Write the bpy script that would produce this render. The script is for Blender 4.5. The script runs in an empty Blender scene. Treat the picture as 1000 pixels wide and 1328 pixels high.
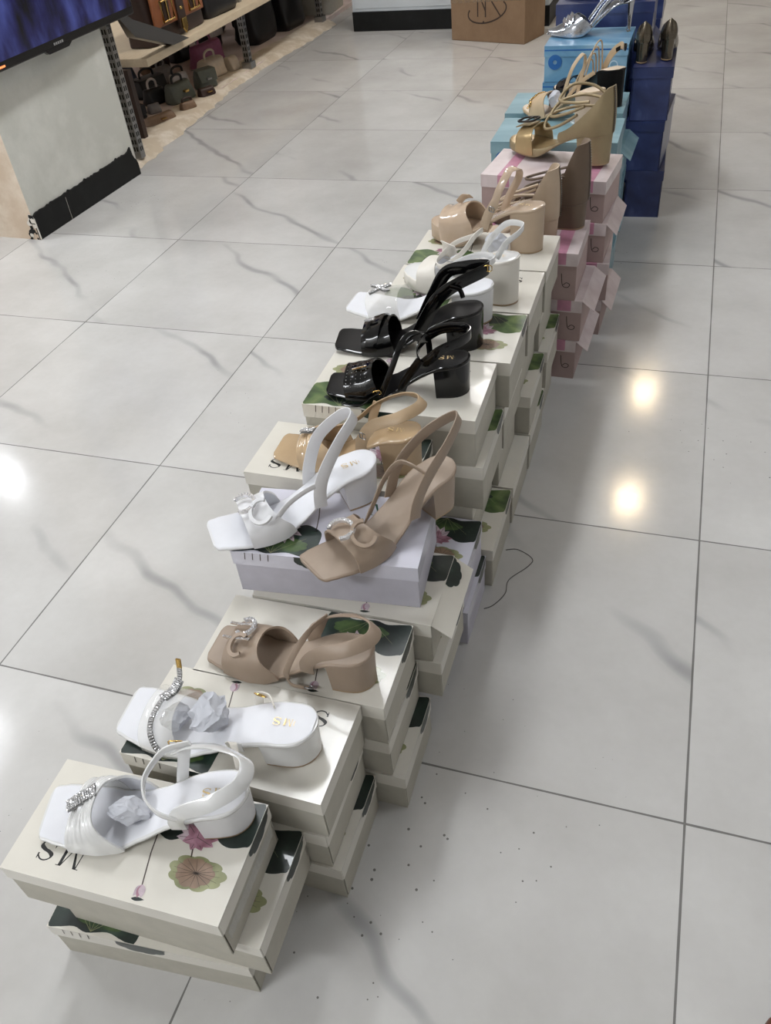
import bpy, bmesh, math, random
from mathutils import Vector, Matrix
PI = math.pi
rnd = random.Random(7)
SC = bpy.context.scene
COL = SC.collection

# ------------------------------------------------------------------ materials
MATS = {}
def nt(name):
    m = bpy.data.materials.new(name); m.use_nodes = True
    MATS[name] = m
    return m, m.node_tree.nodes, m.node_tree.links, m.node_tree.nodes['Principled BSDF']

def lin(c):
    return tuple((x/12.92 if x <= .04045 else ((x+.055)/1.055)**2.4) for x in [v/255 for v in c]) + (1,)

def mat(name, rgb, rough=.5, metal=0, coat=0, var=.06, scale=40, bump=0, bscale=200, trans=0, alpha=1, spec=.5, emit=0, ior=1.45):
    """plain material with a little procedural variation of tone"""
    m, n, l, b = nt(name)
    c = lin(rgb)
    tc = n.new('ShaderNodeTexCoord')
    nz = n.new('ShaderNodeTexNoise'); nz.inputs['Scale'].default_value = scale; nz.inputs['Detail'].default_value = 4
    l.new(tc.outputs['Object'], nz.inputs['Vector'])
    rp = n.new('ShaderNodeValToRGB')
    rp.color_ramp.elements[0].position = .3; rp.color_ramp.elements[1].position = .7
    rp.color_ramp.elements[0].color = tuple(x*(1-var) for x in c[:3]) + (1,)
    rp.color_ramp.elements[1].color = tuple(min(1, x*(1+var)) for x in c[:3]) + (1,)
    l.new(nz.outputs['Fac'], rp.inputs['Fac']); l.new(rp.outputs['Color'], b.inputs['Base Color'])
    b.inputs['Roughness'].default_value = rough; b.inputs['Metallic'].default_value = metal
    b.inputs['Coat Weight'].default_value = coat; b.inputs['Coat Roughness'].default_value = .06
    b.inputs['Transmission Weight'].default_value = trans; b.inputs['Alpha'].default_value = alpha
    b.inputs['Specular IOR Level'].default_value = spec; b.inputs['IOR'].default_value = ior
    if bump:
        nb = n.new('ShaderNodeTexNoise'); nb.inputs['Scale'].default_value = bscale; nb.inputs['Detail'].default_value = 3
        l.new(tc.outputs['Object'], nb.inputs['Vector'])
        bp = n.new('ShaderNodeBump'); bp.inputs['Strength'].default_value = bump; bp.inputs['Distance'].default_value = .002
        l.new(nb.outputs['Fac'], bp.inputs['Height']); l.new(bp.outputs['Normal'], b.inputs['Normal'])
    if emit:
        l.new(rp.outputs['Color'], b.inputs['Emission Color']); b.inputs['Emission Strength'].default_value = emit
    return m

def math_node(n, l, op, a, b=None, c=None):
    x = n.new('ShaderNodeMath'); x.operation = op
    for i, v in enumerate((a, b, c)):
        if v is None: continue
        if isinstance(v, (int, float)): x.inputs[i].default_value = v
        else: l.new(v, x.inputs[i])
    return x.outputs[0]

def floor_material():
    m, n, l, b = nt('marble_tile')
    tc = n.new('ShaderNodeTexCoord')
    sx = n.new('ShaderNodeSeparateXYZ'); l.new(tc.outputs['Object'], sx.inputs[0])
    M = lambda *a: math_node(n, l, *a)
    T = .6
    ux = M('DIVIDE', sx.outputs['X'], T); uy = M('DIVIDE', sx.outputs['Y'], T)
    fx = M('FRACT', ux); fy = M('FRACT', uy)
    ex = M('MINIMUM', fx, M('SUBTRACT', 1.0, fx)); ey = M('MINIMUM', fy, M('SUBTRACT', 1.0, fy))
    e = M('MINIMUM', ex, ey)
    # uneven grout: its width wanders
    ng = n.new('ShaderNodeTexNoise'); ng.inputs['Scale'].default_value = 7; l.new(tc.outputs['Object'], ng.inputs['Vector'])
    wid = M('MULTIPLY_ADD', ng.outputs['Fac'], .0040, .0006)
    gr = M('LESS_THAN', e, wid)
    # tile id -> random shift of the veining
    ix = M('FLOOR', ux); iy = M('FLOOR', uy)
    cb = n.new('ShaderNodeCombineXYZ'); l.new(ix, cb.inputs[0]); l.new(iy, cb.inputs[1])
    wn = n.new('ShaderNodeTexWhiteNoise'); wn.noise_dimensions = '2D'; l.new(cb.outputs[0], wn.inputs['Vector'])
    sh = n.new('ShaderNodeVectorMath'); sh.operation = 'SCALE'; l.new(wn.outputs['Color'], sh.inputs[0]); sh.inputs['Scale'].default_value = 4
    ad = n.new('ShaderNodeVectorMath'); ad.operation = 'ADD'; l.new(tc.outputs['Object'], ad.inputs[0]); l.new(sh.outputs[0], ad.inputs[1])
    mp = n.new('ShaderNodeMapping'); l.new(ad.outputs[0], mp.inputs['Vector'])
    mp.inputs['Rotation'].default_value = (0, 0, math.radians(35))
    wv = n.new('ShaderNodeTexWave'); wv.wave_type = 'BANDS'; wv.bands_direction = 'Y'; wv.wave_profile = 'SIN'
    wv.inputs['Scale'].default_value = .62; wv.inputs['Distortion'].default_value = 3.2; wv.inputs['Detail'].default_value = 4
    wv.inputs['Detail Scale'].default_value = 1.3; wv.inputs['Detail Roughness'].default_value = .6
    l.new(mp.outputs[0], wv.inputs['Vector'])
    r1 = n.new('ShaderNodeValToRGB'); r1.color_ramp.elements[0].position = .975; r1.color_ramp.elements[1].position = 1.0
    l.new(wv.outputs['Fac'], r1.inputs['Fac'])
    nm = n.new('ShaderNodeTexNoise'); nm.inputs['Scale'].default_value = 3.1; l.new(ad.outputs[0], nm.inputs['Vector'])
    r2 = n.new('ShaderNodeValToRGB'); r2.color_ramp.elements[0].position = .42; r2.color_ramp.elements[1].position = .62
    l.new(nm.outputs['Fac'], r2.inputs['Fac'])
    r0 = n.new('ShaderNodeValToRGB'); r0.color_ramp.elements[0].position = .9935; r0.color_ramp.elements[1].position = .9995
    l.new(wv.outputs['Fac'], r0.inputs['Fac'])
    vein = M('MULTIPLY', M('ADD', M('MULTIPLY', r1.outputs['Color'], .25), M('MULTIPLY', r0.outputs['Color'], .9)), r2.outputs['Color'])
    # soft clouding
    nc = n.new('ShaderNodeTexNoise'); nc.inputs['Scale'].default_value = 2.3; nc.inputs['Detail'].default_value = 6; nc.inputs['Roughness'].default_value = .6
    l.new(ad.outputs[0], nc.inputs['Vector'])
    rc = n.new('ShaderNodeValToRGB'); rc.color_ramp.elements[0].position = .3; rc.color_ramp.elements[1].position = .72
    rc.color_ramp.elements[0].color = lin((182, 180, 177)); rc.color_ramp.elements[1].color = lin((206, 205, 203))
    l.new(nc.outputs['Fac'], rc.inputs['Fac'])
    def mix(fac, a, bb):
        x = n.new('ShaderNodeMix'); x.data_type = 'RGBA'; l.new(fac, x.inputs['Factor'])
        for s, v in ((x.inputs[6], a), (x.inputs[7], bb)):
            if isinstance(v, tuple): s.default_value = v
            else: l.new(v, s)
        return x.outputs[2]
    c1 = mix(M('MULTIPLY', vein, .48), rc.outputs['Color'], lin((118, 119, 122)))
    # scattered specks of dirt
    vs = n.new('ShaderNodeTexVoronoi'); vs.inputs['Scale'].default_value = 55; l.new(tc.outputs['Object'], vs.inputs['Vector'])
    np_ = n.new('ShaderNodeTexNoise'); np_.inputs['Scale'].default_value = 1.7; l.new(tc.outputs['Object'], np_.inputs['Vector'])
    thr = M('MULTIPLY', M('MAXIMUM', M('SUBTRACT', np_.outputs['Fac'], .50), 0.0), .5)
    c2 = mix(M('MULTIPLY', M('LESS_THAN', vs.outputs['Distance'], thr), .8), c1, lin((70, 66, 62)))
    # scuffed film
    nf = n.new('ShaderNodeTexNoise'); nf.inputs['Scale'].default_value = 60; nf.inputs['Detail'].default_value = 5; l.new(tc.outputs['Object'], nf.inputs['Vector'])
    c3 = mix(M('MULTIPLY', nf.outputs['Fac'], .13), c2, lin((150, 147, 142)))
    c4 = mix(M('MULTIPLY', gr, .8), c3, lin((70, 67, 64)))
    l.new(c4, b.inputs['Base Color'])
    rr = M('MULTIPLY_ADD', nf.outputs['Fac'], .10, .08)
    l.new(M('MAXIMUM', rr, M('MULTIPLY', gr, .7)), b.inputs['Roughness'])
    b.inputs['Specular IOR Level'].default_value = .45
    bp = n.new('ShaderNodeBump'); bp.inputs['Strength'].default_value = .05; bp.inputs['Distance'].default_value = .002
    l.new(nf.outputs['Fac'], bp.inputs['Height']); l.new(bp.outputs['Normal'], b.inputs['Normal'])
    return m

def stained(name, rgb, rgb2, rough=.7, scale=6, lo=.45, hi=.75, spec=.3):
    m, n, l, b = nt(name)
    tc = n.new('ShaderNodeTexCoord')
    nz = n.new('ShaderNodeTexNoise'); nz.inputs['Scale'].default_value = scale; nz.inputs['Detail'].default_value = 8; nz.inputs['Roughness'].default_value = .65
    l.new(tc.outputs['Object'], nz.inputs['Vector'])
    rp = n.new('ShaderNodeValToRGB'); rp.color_ramp.elements[0].position = lo; rp.color_ramp.elements[1].position = hi
    rp.color_ramp.elements[0].color = lin(rgb); rp.color_ramp.elements[1].color = lin(rgb2)
    l.new(nz.outputs['Fac'], rp.inputs['Fac']); l.new(rp.outputs['Color'], b.inputs['Base Color'])
    b.inputs['Roughness'].default_value = rough; b.inputs['Specular IOR Level'].default_value = spec
    bp = n.new('ShaderNodeBump'); bp.inputs['Strength'].default_value = .15; bp.inputs['Distance'].default_value = .003
    l.new(nz.outputs['Fac'], bp.inputs['Height']); l.new(bp.outputs['Normal'], b.inputs['Normal'])
    return m

def screen_material():
    m, n, l, b = nt('screen_picture')
    tc = n.new('ShaderNodeTexCoord')
    mp = n.new('ShaderNodeMapping'); mp.inputs['Scale'].default_value = (1, 6, 2.6); l.new(tc.outputs['Object'], mp.inputs['Vector'])
    nz = n.new('ShaderNodeTexNoise'); nz.inputs['Scale'].default_value = 1.6; nz.inputs['Detail'].default_value = 7; l.new(mp.outputs[0], nz.inputs['Vector'])
    rp = n.new('ShaderNodeValToRGB'); e = rp.color_ramp.elements
    e[0].position = .36; e[0].color = lin((14, 13, 26)); e[1].position = .72; e[1].color = lin((92, 104, 190))
    k = e.new(.5); k.color = lin((44, 46, 108))
    l.new(nz.outputs['Fac'], rp.inputs['Fac']); l.new(rp.outputs['Color'], b.inputs['Emission Color'])
    b.inputs['Base Color'].default_value = lin((8, 8, 12)); b.inputs['Emission Strength'].default_value = .9; b.inputs['Roughness'].default_value = .2
    return m

def wood_material(name, a, c, sc=14):
    m, n, l, b = nt(name)
    tc = n.new('ShaderNodeTexCoord')
    mp = n.new('ShaderNodeMapping'); mp.inputs['Scale'].default_value = (6, 1, 6); l.new(tc.outputs['Object'], mp.inputs['Vector'])
    nz = n.new('ShaderNodeTexNoise'); nz.inputs['Scale'].default_value = sc; nz.inputs['Detail'].default_value = 5; l.new(mp.outputs[0], nz.inputs['Vector'])
    rp = n.new('ShaderNodeValToRGB'); rp.color_ramp.elements[0].color = lin(a); rp.color_ramp.elements[1].color = lin(c)
    l.new(nz.outputs['Fac'], rp.inputs['Fac']); l.new(rp.outputs['Color'], b.inputs['Base Color']); b.inputs['Roughness'].default_value = .55
    return m

def print_material(name, stops, scale=9, rough=.35, sx=1):
    """cloudy printed film of several tones"""
    m, n, l, b = nt(name)
    tc = n.new('ShaderNodeTexCoord')
    mp = n.new('ShaderNodeMapping'); mp.inputs['Scale'].default_value = (sx, 1, 1); l.new(tc.outputs['Object'], mp.inputs['Vector'])
    nz = n.new('ShaderNodeTexNoise'); nz.inputs['Scale'].default_value = scale; nz.inputs['Detail'].default_value = 5; nz.inputs['Distortion'].default_value = .6
    l.new(mp.outputs[0], nz.inputs['Vector'])
    rp = n.new('ShaderNodeValToRGB'); e = rp.color_ramp.elements
    e[0].position, e[0].color = stops[0][0], lin(stops[0][1]); e[1].position, e[1].color = stops[-1][0], lin(stops[-1][1])
    for p, c in stops[1:-1]:
        k = e.new(p); k.color = lin(c)
    l.new(nz.outputs['Fac'], rp.inputs['Fac']); l.new(rp.outputs['Color'], b.inputs['Base Color']); b.inputs['Roughness'].default_value = rough
    b.inputs['Coat Weight'].default_value = .3
    return m

def lamp_material(name, rgb, strength):
    m, n, l, b = nt(name)
    b.inputs['Base Color'].default_value = lin(rgb); b.inputs['Emission Color'].default_value = lin(rgb); b.inputs['Emission Strength'].default_value = strength
    return m

floor_material(); screen_material()
mat('cream_card', (214, 210, 200), .28, var=.03, scale=18, coat=.15)
mat('lavender_card', (206, 205, 216), .25, var=.03, scale=18, coat=.2)
mat('grey_card', (176, 172, 160), .7, var=.05)
mat('lavender_grey_card', (184, 182, 192), .65, var=.05)
mat('ink_black', (20, 19, 18), .4); mat('ink_green', (22, 70, 52), .4)
print_material('leaf_dark', [(.3, (14, 24, 22)), (.55, (30, 44, 38)), (.75, (66, 88, 74))], 22)
print_material('leaf_green', [(.3, (36, 56, 36)), (.55, (78, 100, 56)), (.8, (118, 132, 84))], 26)
print_material('leaf_olive', [(.3, (118, 122, 84)), (.7, (162, 164, 122))], 30)
print_material('leaf_brown', [(.3, (112, 92, 76)), (.7, (150, 124, 104))], 40)
print_material('petal_pink', [(.3, (128, 82, 98)), (.7, (186, 142, 158))], 60)
print_material('petal_pale', [(.3, (158, 142, 150)), (.7, (210, 192, 200))], 60)
mat('stem_ink', (72, 62, 56), .5)
mat('white_patent', (222, 222, 221), .16, coat=.8, var=.02)
mat('white_leather', (222, 222, 224), .36, var=.02, bump=.05, bscale=500)
mat('white_insole', (222, 223, 228), .42, var=.02)
mat('ivory_leather', (222, 217, 208), .38, var=.02)
mat('taupe_leather', (154, 136, 119), .42, var=.04, bump=.06, bscale=500)
mat('taupe_insole', (162, 145, 129), .5, var=.04)
mat('taupe_patent', (190, 166, 142), .16, coat=.8, var=.03)
mat('tan_patent', (186, 160, 126), .14, coat=1, var=.04)
mat('tan_insole', (178, 154, 124), .4, var=.04)
mat('black_patent', (6, 6, 7), .12, coat=.35, var=.1, spec=.35)
mat('black_insole', (9, 8, 9), .4, spec=.2)
mat('beige_patent', (190, 168, 146), .18, coat=.7, var=.03)
mat('beige_leather', (180, 160, 138), .45, var=.03)
mat('beige_insole', (206, 188, 166), .4, var=.03)
mat('brown_leather', (98, 82, 68), .5, var=.05)
mat('gold_leather', (176, 152, 112), .3, metal=.55, var=.05)
mat('gold_dull', (150, 134, 104), .42, metal=.35, var=.06)
mat('nude_leather', (186, 164, 134), .4, var=.04)
mat('silver_foil', (196, 200, 208), .16, metal=.95, var=.08, bump=.5, bscale=45)
mat('bronze_foil', (104, 96, 84), .18, metal=.9, var=.1, bump=.3, bscale=60)
mat('heel_rubber', (164, 140, 110), .6)
mat('dark_rubber', (24, 22, 22), .6)
mat('gold_metal', (206, 172, 104), .2, metal=1)
mat('gold_print', (206, 180, 128), .35, metal=.4)
mat('steel', (150, 150, 150), .3, metal=1)
mat('rhinestone', (236, 236, 240), .14, metal=.7, var=.25, scale=900)
mat('clear_vinyl', (232, 230, 222), .10, trans=.0, alpha=.22, var=.01, coat=.5)
mat('tissue', (192, 194, 201), .8, var=.04, scale=30, bump=.4, bscale=60)
mat('clear_film', (225, 228, 235), .08, alpha=.22, coat=.6, var=.02)
print_material('pink_card', [(.3, (192, 176, 176)), (.7, (218, 206, 206))], 14)
mat('pink_kraft', (168, 146, 142), .6, var=.04)
mat('pink_ribbon', (190, 134, 156), .3, coat=.4, var=.12, scale=60)
print_material('teal_card', [(.3, (104, 140, 152)), (.55, (132, 166, 176)), (.75, (166, 190, 194))], 9, sx=.4)
print_material('sky_card', [(.3, (70, 118, 156)), (.5, (104, 152, 184)), (.72, (158, 190, 208))], 9, sx=.5)
print_material('blue_card', [(.3, (30, 38, 74)), (.55, (46, 58, 104)), (.78, (92, 108, 152))], 8, sx=.5)
print_material('blue_bag', [(.3, (22, 30, 52)), (.5, (52, 74, 116)), (.72, (132, 152, 186))], 16, .2)
mat('pale_print', (196, 216, 226), .4); mat('deep_blue_print', (38, 96, 160), .4)
stained('pillar_paint', (200, 200, 192), (222, 221, 214), .7, 4)
stained('pillar_side', (206, 186, 164), (238, 226, 210), .7, 5)
stained('black_base', (10, 11, 11), (22, 24, 24), .5, 14)
mat('plaster', (216, 210, 200), .9, var=.1, scale=200)
stained('rough_concrete', (190, 176, 156), (228, 220, 208), .85, 9)
stained('platform_top', (214, 198, 192), (190, 172, 162), .8, 5)
mat('pale_wall', (232, 224, 222), .7, var=.03, scale=3)
mat('shop_wall', (222, 220, 216), .8, var=.03, scale=2)
mat('ceiling_paint', (226, 226, 224), .85, var=.02, scale=2)
mat('cabinet_white', (196, 202, 206), .4, var=.03, scale=3)
mat('cabinet_glass', (150, 162, 166), .08, var=.03)
mat('bezel', (14, 14, 16), .3)
mat('dark_metal', (60, 56, 54), .4, metal=.7)
mat('slot_black', (10, 10, 10), .6)
wood_material('shelf_wood', (196, 178, 150), (222, 206, 180))
mat('shelf_white', (226, 216, 206), .4, var=.02)
stained('kraft', (134, 108, 84), (152, 126, 100), .8, 5, .35, .7)
mat('kraft_ink', (62, 48, 40), .7); mat('packing_tape', (170, 146, 120), .25, alpha=.55)
mat('brown_bag', (142, 86, 54), .4, var=.1, scale=20); mat('dark_brown', (52, 36, 30), .45, var=.1); mat('black_bag', (26, 25, 27), .4, var=.2)
mat('grey_green_bag', (92, 96, 88), .45, var=.08); mat('blue_grey_bag', (70, 80, 98), .5, var=.1); mat('cream_bag', (196, 180, 160), .5, var=.08)
mat('pink_bag', (150, 84, 118), .5, var=.1); mat('white_bag', (208, 200, 196), .5, var=.08); mat('grey_bag', (128, 124, 124), .5, var=.1); mat('tan_bag', (120, 96, 76), .5, var=.1)
mat('shoe_brown', (96, 56, 40), .4)
mat('thread', (70, 68, 66), .8)
mat('screen_logo', (150, 150, 150), .4)
mat('zipper', (104, 92, 78), .4, metal=.4)
lamp_material('lamp_cool', (244, 248, 255), 14); lamp_material('lamp_warm', (255, 222, 165), 150); lamp_material('lamp_white', (248, 250, 255), 60)
lamp_material('led_amber', (255, 150, 90), 2)

# ------------------------------------------------------------------ object helpers
def link(o, parent=None):
    COL.objects.link(o)
    if parent: o.parent = parent
    return o
def tag(o, label=None, cat=None, group=None, kind=None):
    if label: o['label'] = label
    if cat: o['category'] = cat
    if group: o['group'] = group
    if kind: o['kind'] = kind
    return o
def thing(name, label, cat, loc=(0, 0, 0), rot=(0, 0, 0), group=None):
    o = bpy.data.objects.new(name, None); o.empty_display_size = .05
    o.location = loc; o.rotation_euler = rot
    return tag(link(o), label, cat, group)

class MB:
    """mesh collector: verts, faces, material slot per face"""
    def __init__(self): self.v, self.f, self.m, self.mats = [], [], [], []
    def slot(self, mname):
        if mname not in self.mats: self.mats.append(mname)
        return self.mats.index(mname)
    def add(self, vs, fs, mname, M=None):
        b = len(self.v); k = self.slot(mname)
        self.v += [tuple(M @ Vector(v)) if M else tuple(v) for v in vs]
        self.f += [tuple(b+i for i in f) for f in fs]; self.m += [k]*len(fs)
        return self
    def box(self, x0, x1, y0, y1, z0, z1, mname, M=None):
        vs = [(x, y, z) for z in (z0, z1) for y in (y0, y1) for x in (x0, x1)]
        return self.add(vs, [(0, 2, 3, 1), (4, 5, 7, 6), (0, 1, 5, 4), (2, 6, 7, 3), (0, 4, 6, 2), (1, 3, 7, 5)], mname, M)
    def poly(self, pts, z, mname, M=None):
        return self.add([(p[0], p[1], z) for p in pts], [tuple(range(len(pts)))], mname, M)
    def grid(self, rows, mname, close_u=False, close_v=False, M=None):
        nu, nv = len(rows), len(rows[0]); vs = [p for r in rows for p in r]; fs = []
        for i in range(nu if close_u else nu-1):
            for j in range(nv if close_v else nv-1):
                a, c = i, (i+1) % nu; d, e = j, (j+1) % nv
                fs.append((a*nv+d, c*nv+d, c*nv+e, a*nv+e))
        return self.add(vs, fs, mname, M)
    def tube(self, pts, r, mname, n=8, closed=False, M=None):
        P = [Vector(p) for p in pts]; N = len(P); rows = []; up = None
        for i in range(N):
            t = (P[(i+1) % N]-P[i-1]) if closed else (P[min(i+1, N-1)]-P[max(i-1, 0)])
            t.normalize()
            if up is None: up = Vector((0, 0, 1)) if abs(t.z) < .9 else Vector((1, 0, 0))
            s = t.cross(up).normalized(); up = s.cross(t).normalized()
            rr = r[i] if isinstance(r, (list, tuple)) else r
            rows.append([P[i]+s*rr*math.cos(2*PI*k/n)+up*rr*math.sin(2*PI*k/n) for k in range(n)])
        self.grid(rows, mname, closed, True, M)
        if not closed:
            b = len(self.v)-N*n; k = self.slot(mname)
            self.f += [tuple(b+i for i in range(n)), tuple(b+(N-1)*n+i for i in reversed(range(n)))]; self.m += [k, k]
        return self
    def cyl(self, c, r0, r1, h, mname, n=20, M=None):
        a = [(c[0]+r0*math.cos(2*PI*k/n), c[1]+r0*math.sin(2*PI*k/n), c[2]) for k in range(n)]
        b = [(c[0]+r1*math.cos(2*PI*k/n), c[1]+r1*math.sin(2*PI*k/n), c[2]+h) for k in range(n)]
        return self.add(a+b, [tuple(reversed(range(n))), tuple(range(n, 2*n))]+[(k, (k+1) % n, n+(k+1) % n, n+k) for k in range(n)], mname, M)
    def build(self, name, parent=None, smooth=40, bevel=0, fixn=True, loc=None, rot=None):
        me = bpy.data.meshes.new(name); me.from_pydata(self.v, [], self.f)
        for x in self.mats: me.materials.append(MATS[x])
        me.polygons.foreach_set('material_index', self.m)
        if fixn:
            bm = bmesh.new(); bm.from_mesh(me); bmesh.ops.recalc_face_normals(bm, faces=bm.faces); bm.to_mesh(me); bm.free()
        me.update()
        if smooth:
            me.polygons.foreach_set('use_smooth', [True]*len(me.polygons)); me.set_sharp_from_angle(angle=math.radians(smooth))
        o = link(bpy.data.objects.new(name, me), parent)
        if loc: o.location = loc
        if rot: o.rotation_euler = rot
        if bevel:
            b = o.modifiers.new('bevel', 'BEVEL'); b.width = bevel; b.segments = 2; b.limit_method = 'ANGLE'; b.harden_normals = False
        return o

def cat_rom(pts, n=8, closed=False):
    P = [Vector(p) for p in pts]; N = len(P); out = []
    for i in range(N if closed else N-1):
        if closed: p0, p1, p2, p3 = P[i-1], P[i], P[(i+1) % N], P[(i+2) % N]
        else: p0, p1, p2, p3 = P[max(i-1, 0)], P[i], P[i+1], P[min(i+2, N-1)]
        for k in range(n):
            t = k/n
            out.append(.5*((2*p1)+(p2-p0)*t+(2*p0-5*p1+4*p2-p3)*t*t+(3*p1-p0-3*p2+p3)*t**3))
    if not closed: out.append(P[-1])
    return out

def interp(tab, s):
    if s <= tab[0][0]: return tab[0][1]
    for (a, va), (b, vb) in zip(tab, tab[1:]):
        if s <= b:
            t = (s-a)/(b-a); t = t*t*(3-2*t)
            return va+(vb-va)*t
    return tab[-1][1]
def sstep(a, b, x):
    t = min(1, max(0, (x-a)/(b-a))); return t*t*(3-2*t)
# ------------------------------------------------------------------ lettering
def letter_S(mb, z, mname, M, size):
    c = [(.80, .80), (.62, .95), (.38, .97), (.16, .84), (.14, .66), (.34, .54), (.62, .46), (.84, .32), (.80, .13), (.58, .02), (.32, .03), (.12, .20)]
    P = cat_rom([(x, y, 0) for x, y in c], 5)
    L, R = [], []
    for i, p in enumerate(P):
        t = (P[min(i+1, len(P)-1)]-P[max(i-1, 0)]).normalized(); nrm = Vector((-t.y, t.x, 0))
        w = .030+.075*abs(t.x*.64-t.y*.77)**2 if .25 < i/len(P) < .75 else .034
        L.append(p+nrm*w); R.append(p-nrm*w)
    vs = [(p.x*size, p.y*size, z) for p in L+R]; n = len(P)
    mb.add(vs, [(i, i+1, n+i+1, n+i) for i in range(n-1)], mname, M)
    for (x0, x1, y0, y1) in ((.77, .86, .68, .97), (.07, .15, .03, .32)):
        mb.poly([(x*size, y*size) for x, y in ((x0, y0), (x1, y0), (x1-.02, y1), (x0+.03, y1))], z, mname, M)
def letter_M(mb, z, mname, M, size):
    q = [((.10, 0), (.15, 0), (.19, 1), (.14, 1)), ((.14, 1), (.30, 1), (.64, 0), (.57, 0)), ((.57, 0), (.62, 0), (1.0, 1), (.94, 1)), ((.92, 0), (1.08, 0), (1.08, 1), (.94, 1)),
         ((0, 0), (.27, 0), (.27, .035), (0, .035)), ((.02, .965), (.3, .965), (.3, 1), (.02, 1)), ((.82, 0), (1.2, 0), (1.2, .035), (.82, .035)), ((.94, .965), (1.2, .965), (1.2, 1), (.94, 1))]
    for p in q: mb.poly([(x*size, y*size) for x, y in p], z, mname, M)
def stroke(mb, pts, w, z, mname, M=None, taper=1):
    P = [Vector((p[0], p[1], 0)) for p in pts]; n = len(P); L, R = [], []
    for i, p in enumerate(P):
        t = (P[min(i+1, n-1)]-P[max(i-1, 0)]).normalized(); q = Vector((-t.y, t.x, 0)); k = w*(1+(taper-1)*i/(n-1))/2
        L.append(p+q*k); R.append(p-q*k)
    mb.add([(p.x, p.y, z) for p in L+R], [(i, i+1, n+i+1, n+i) for i in range(n-1)], mname, M)
def ring_poly(mb, c, r0, r1, z, mname, M=None, n=28):
    vs = [(c[0]+r*math.cos(2*PI*k/n), c[1]+r*math.sin(2*PI*k/n), z) for r in (r0, r1) for k in range(n)]
    mb.add(vs, [(k, (k+1) % n, n+(k+1) % n, n+k) for k in range(n)], mname, M)

def lobed(cx, cy, rx, ry, lobes, amp, a0=0, a1=2*PI, n=60, seed=0):
    r = random.Random(seed); ph = r.random()*6; out = []
    for k in range(n+1 if a1-a0 < 2*PI-.01 else n):
        a = a0+(a1-a0)*k/n
        q = 1-amp+amp*abs(math.sin(a*lobes/2+ph))**.6+.04*math.sin(3*a+ph)
        out.append((cx+rx*q*math.cos(a), cy+ry*q*math.sin(a)))
    return out
def petal(cx, cy, ang, ln, w):
    c, s = math.cos(ang), math.sin(ang); o = []
    for k in range(14):
        t = k/13; o.append((t*ln, w*math.sin(PI*t**.8)))
    for k in range(12, 0, -1):
        t = k/13; o.append((t*ln, -w*math.sin(PI*t**.8)))
    return [(cx+x*c-y*s, cy+x*s+y*c) for x, y in o]

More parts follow.
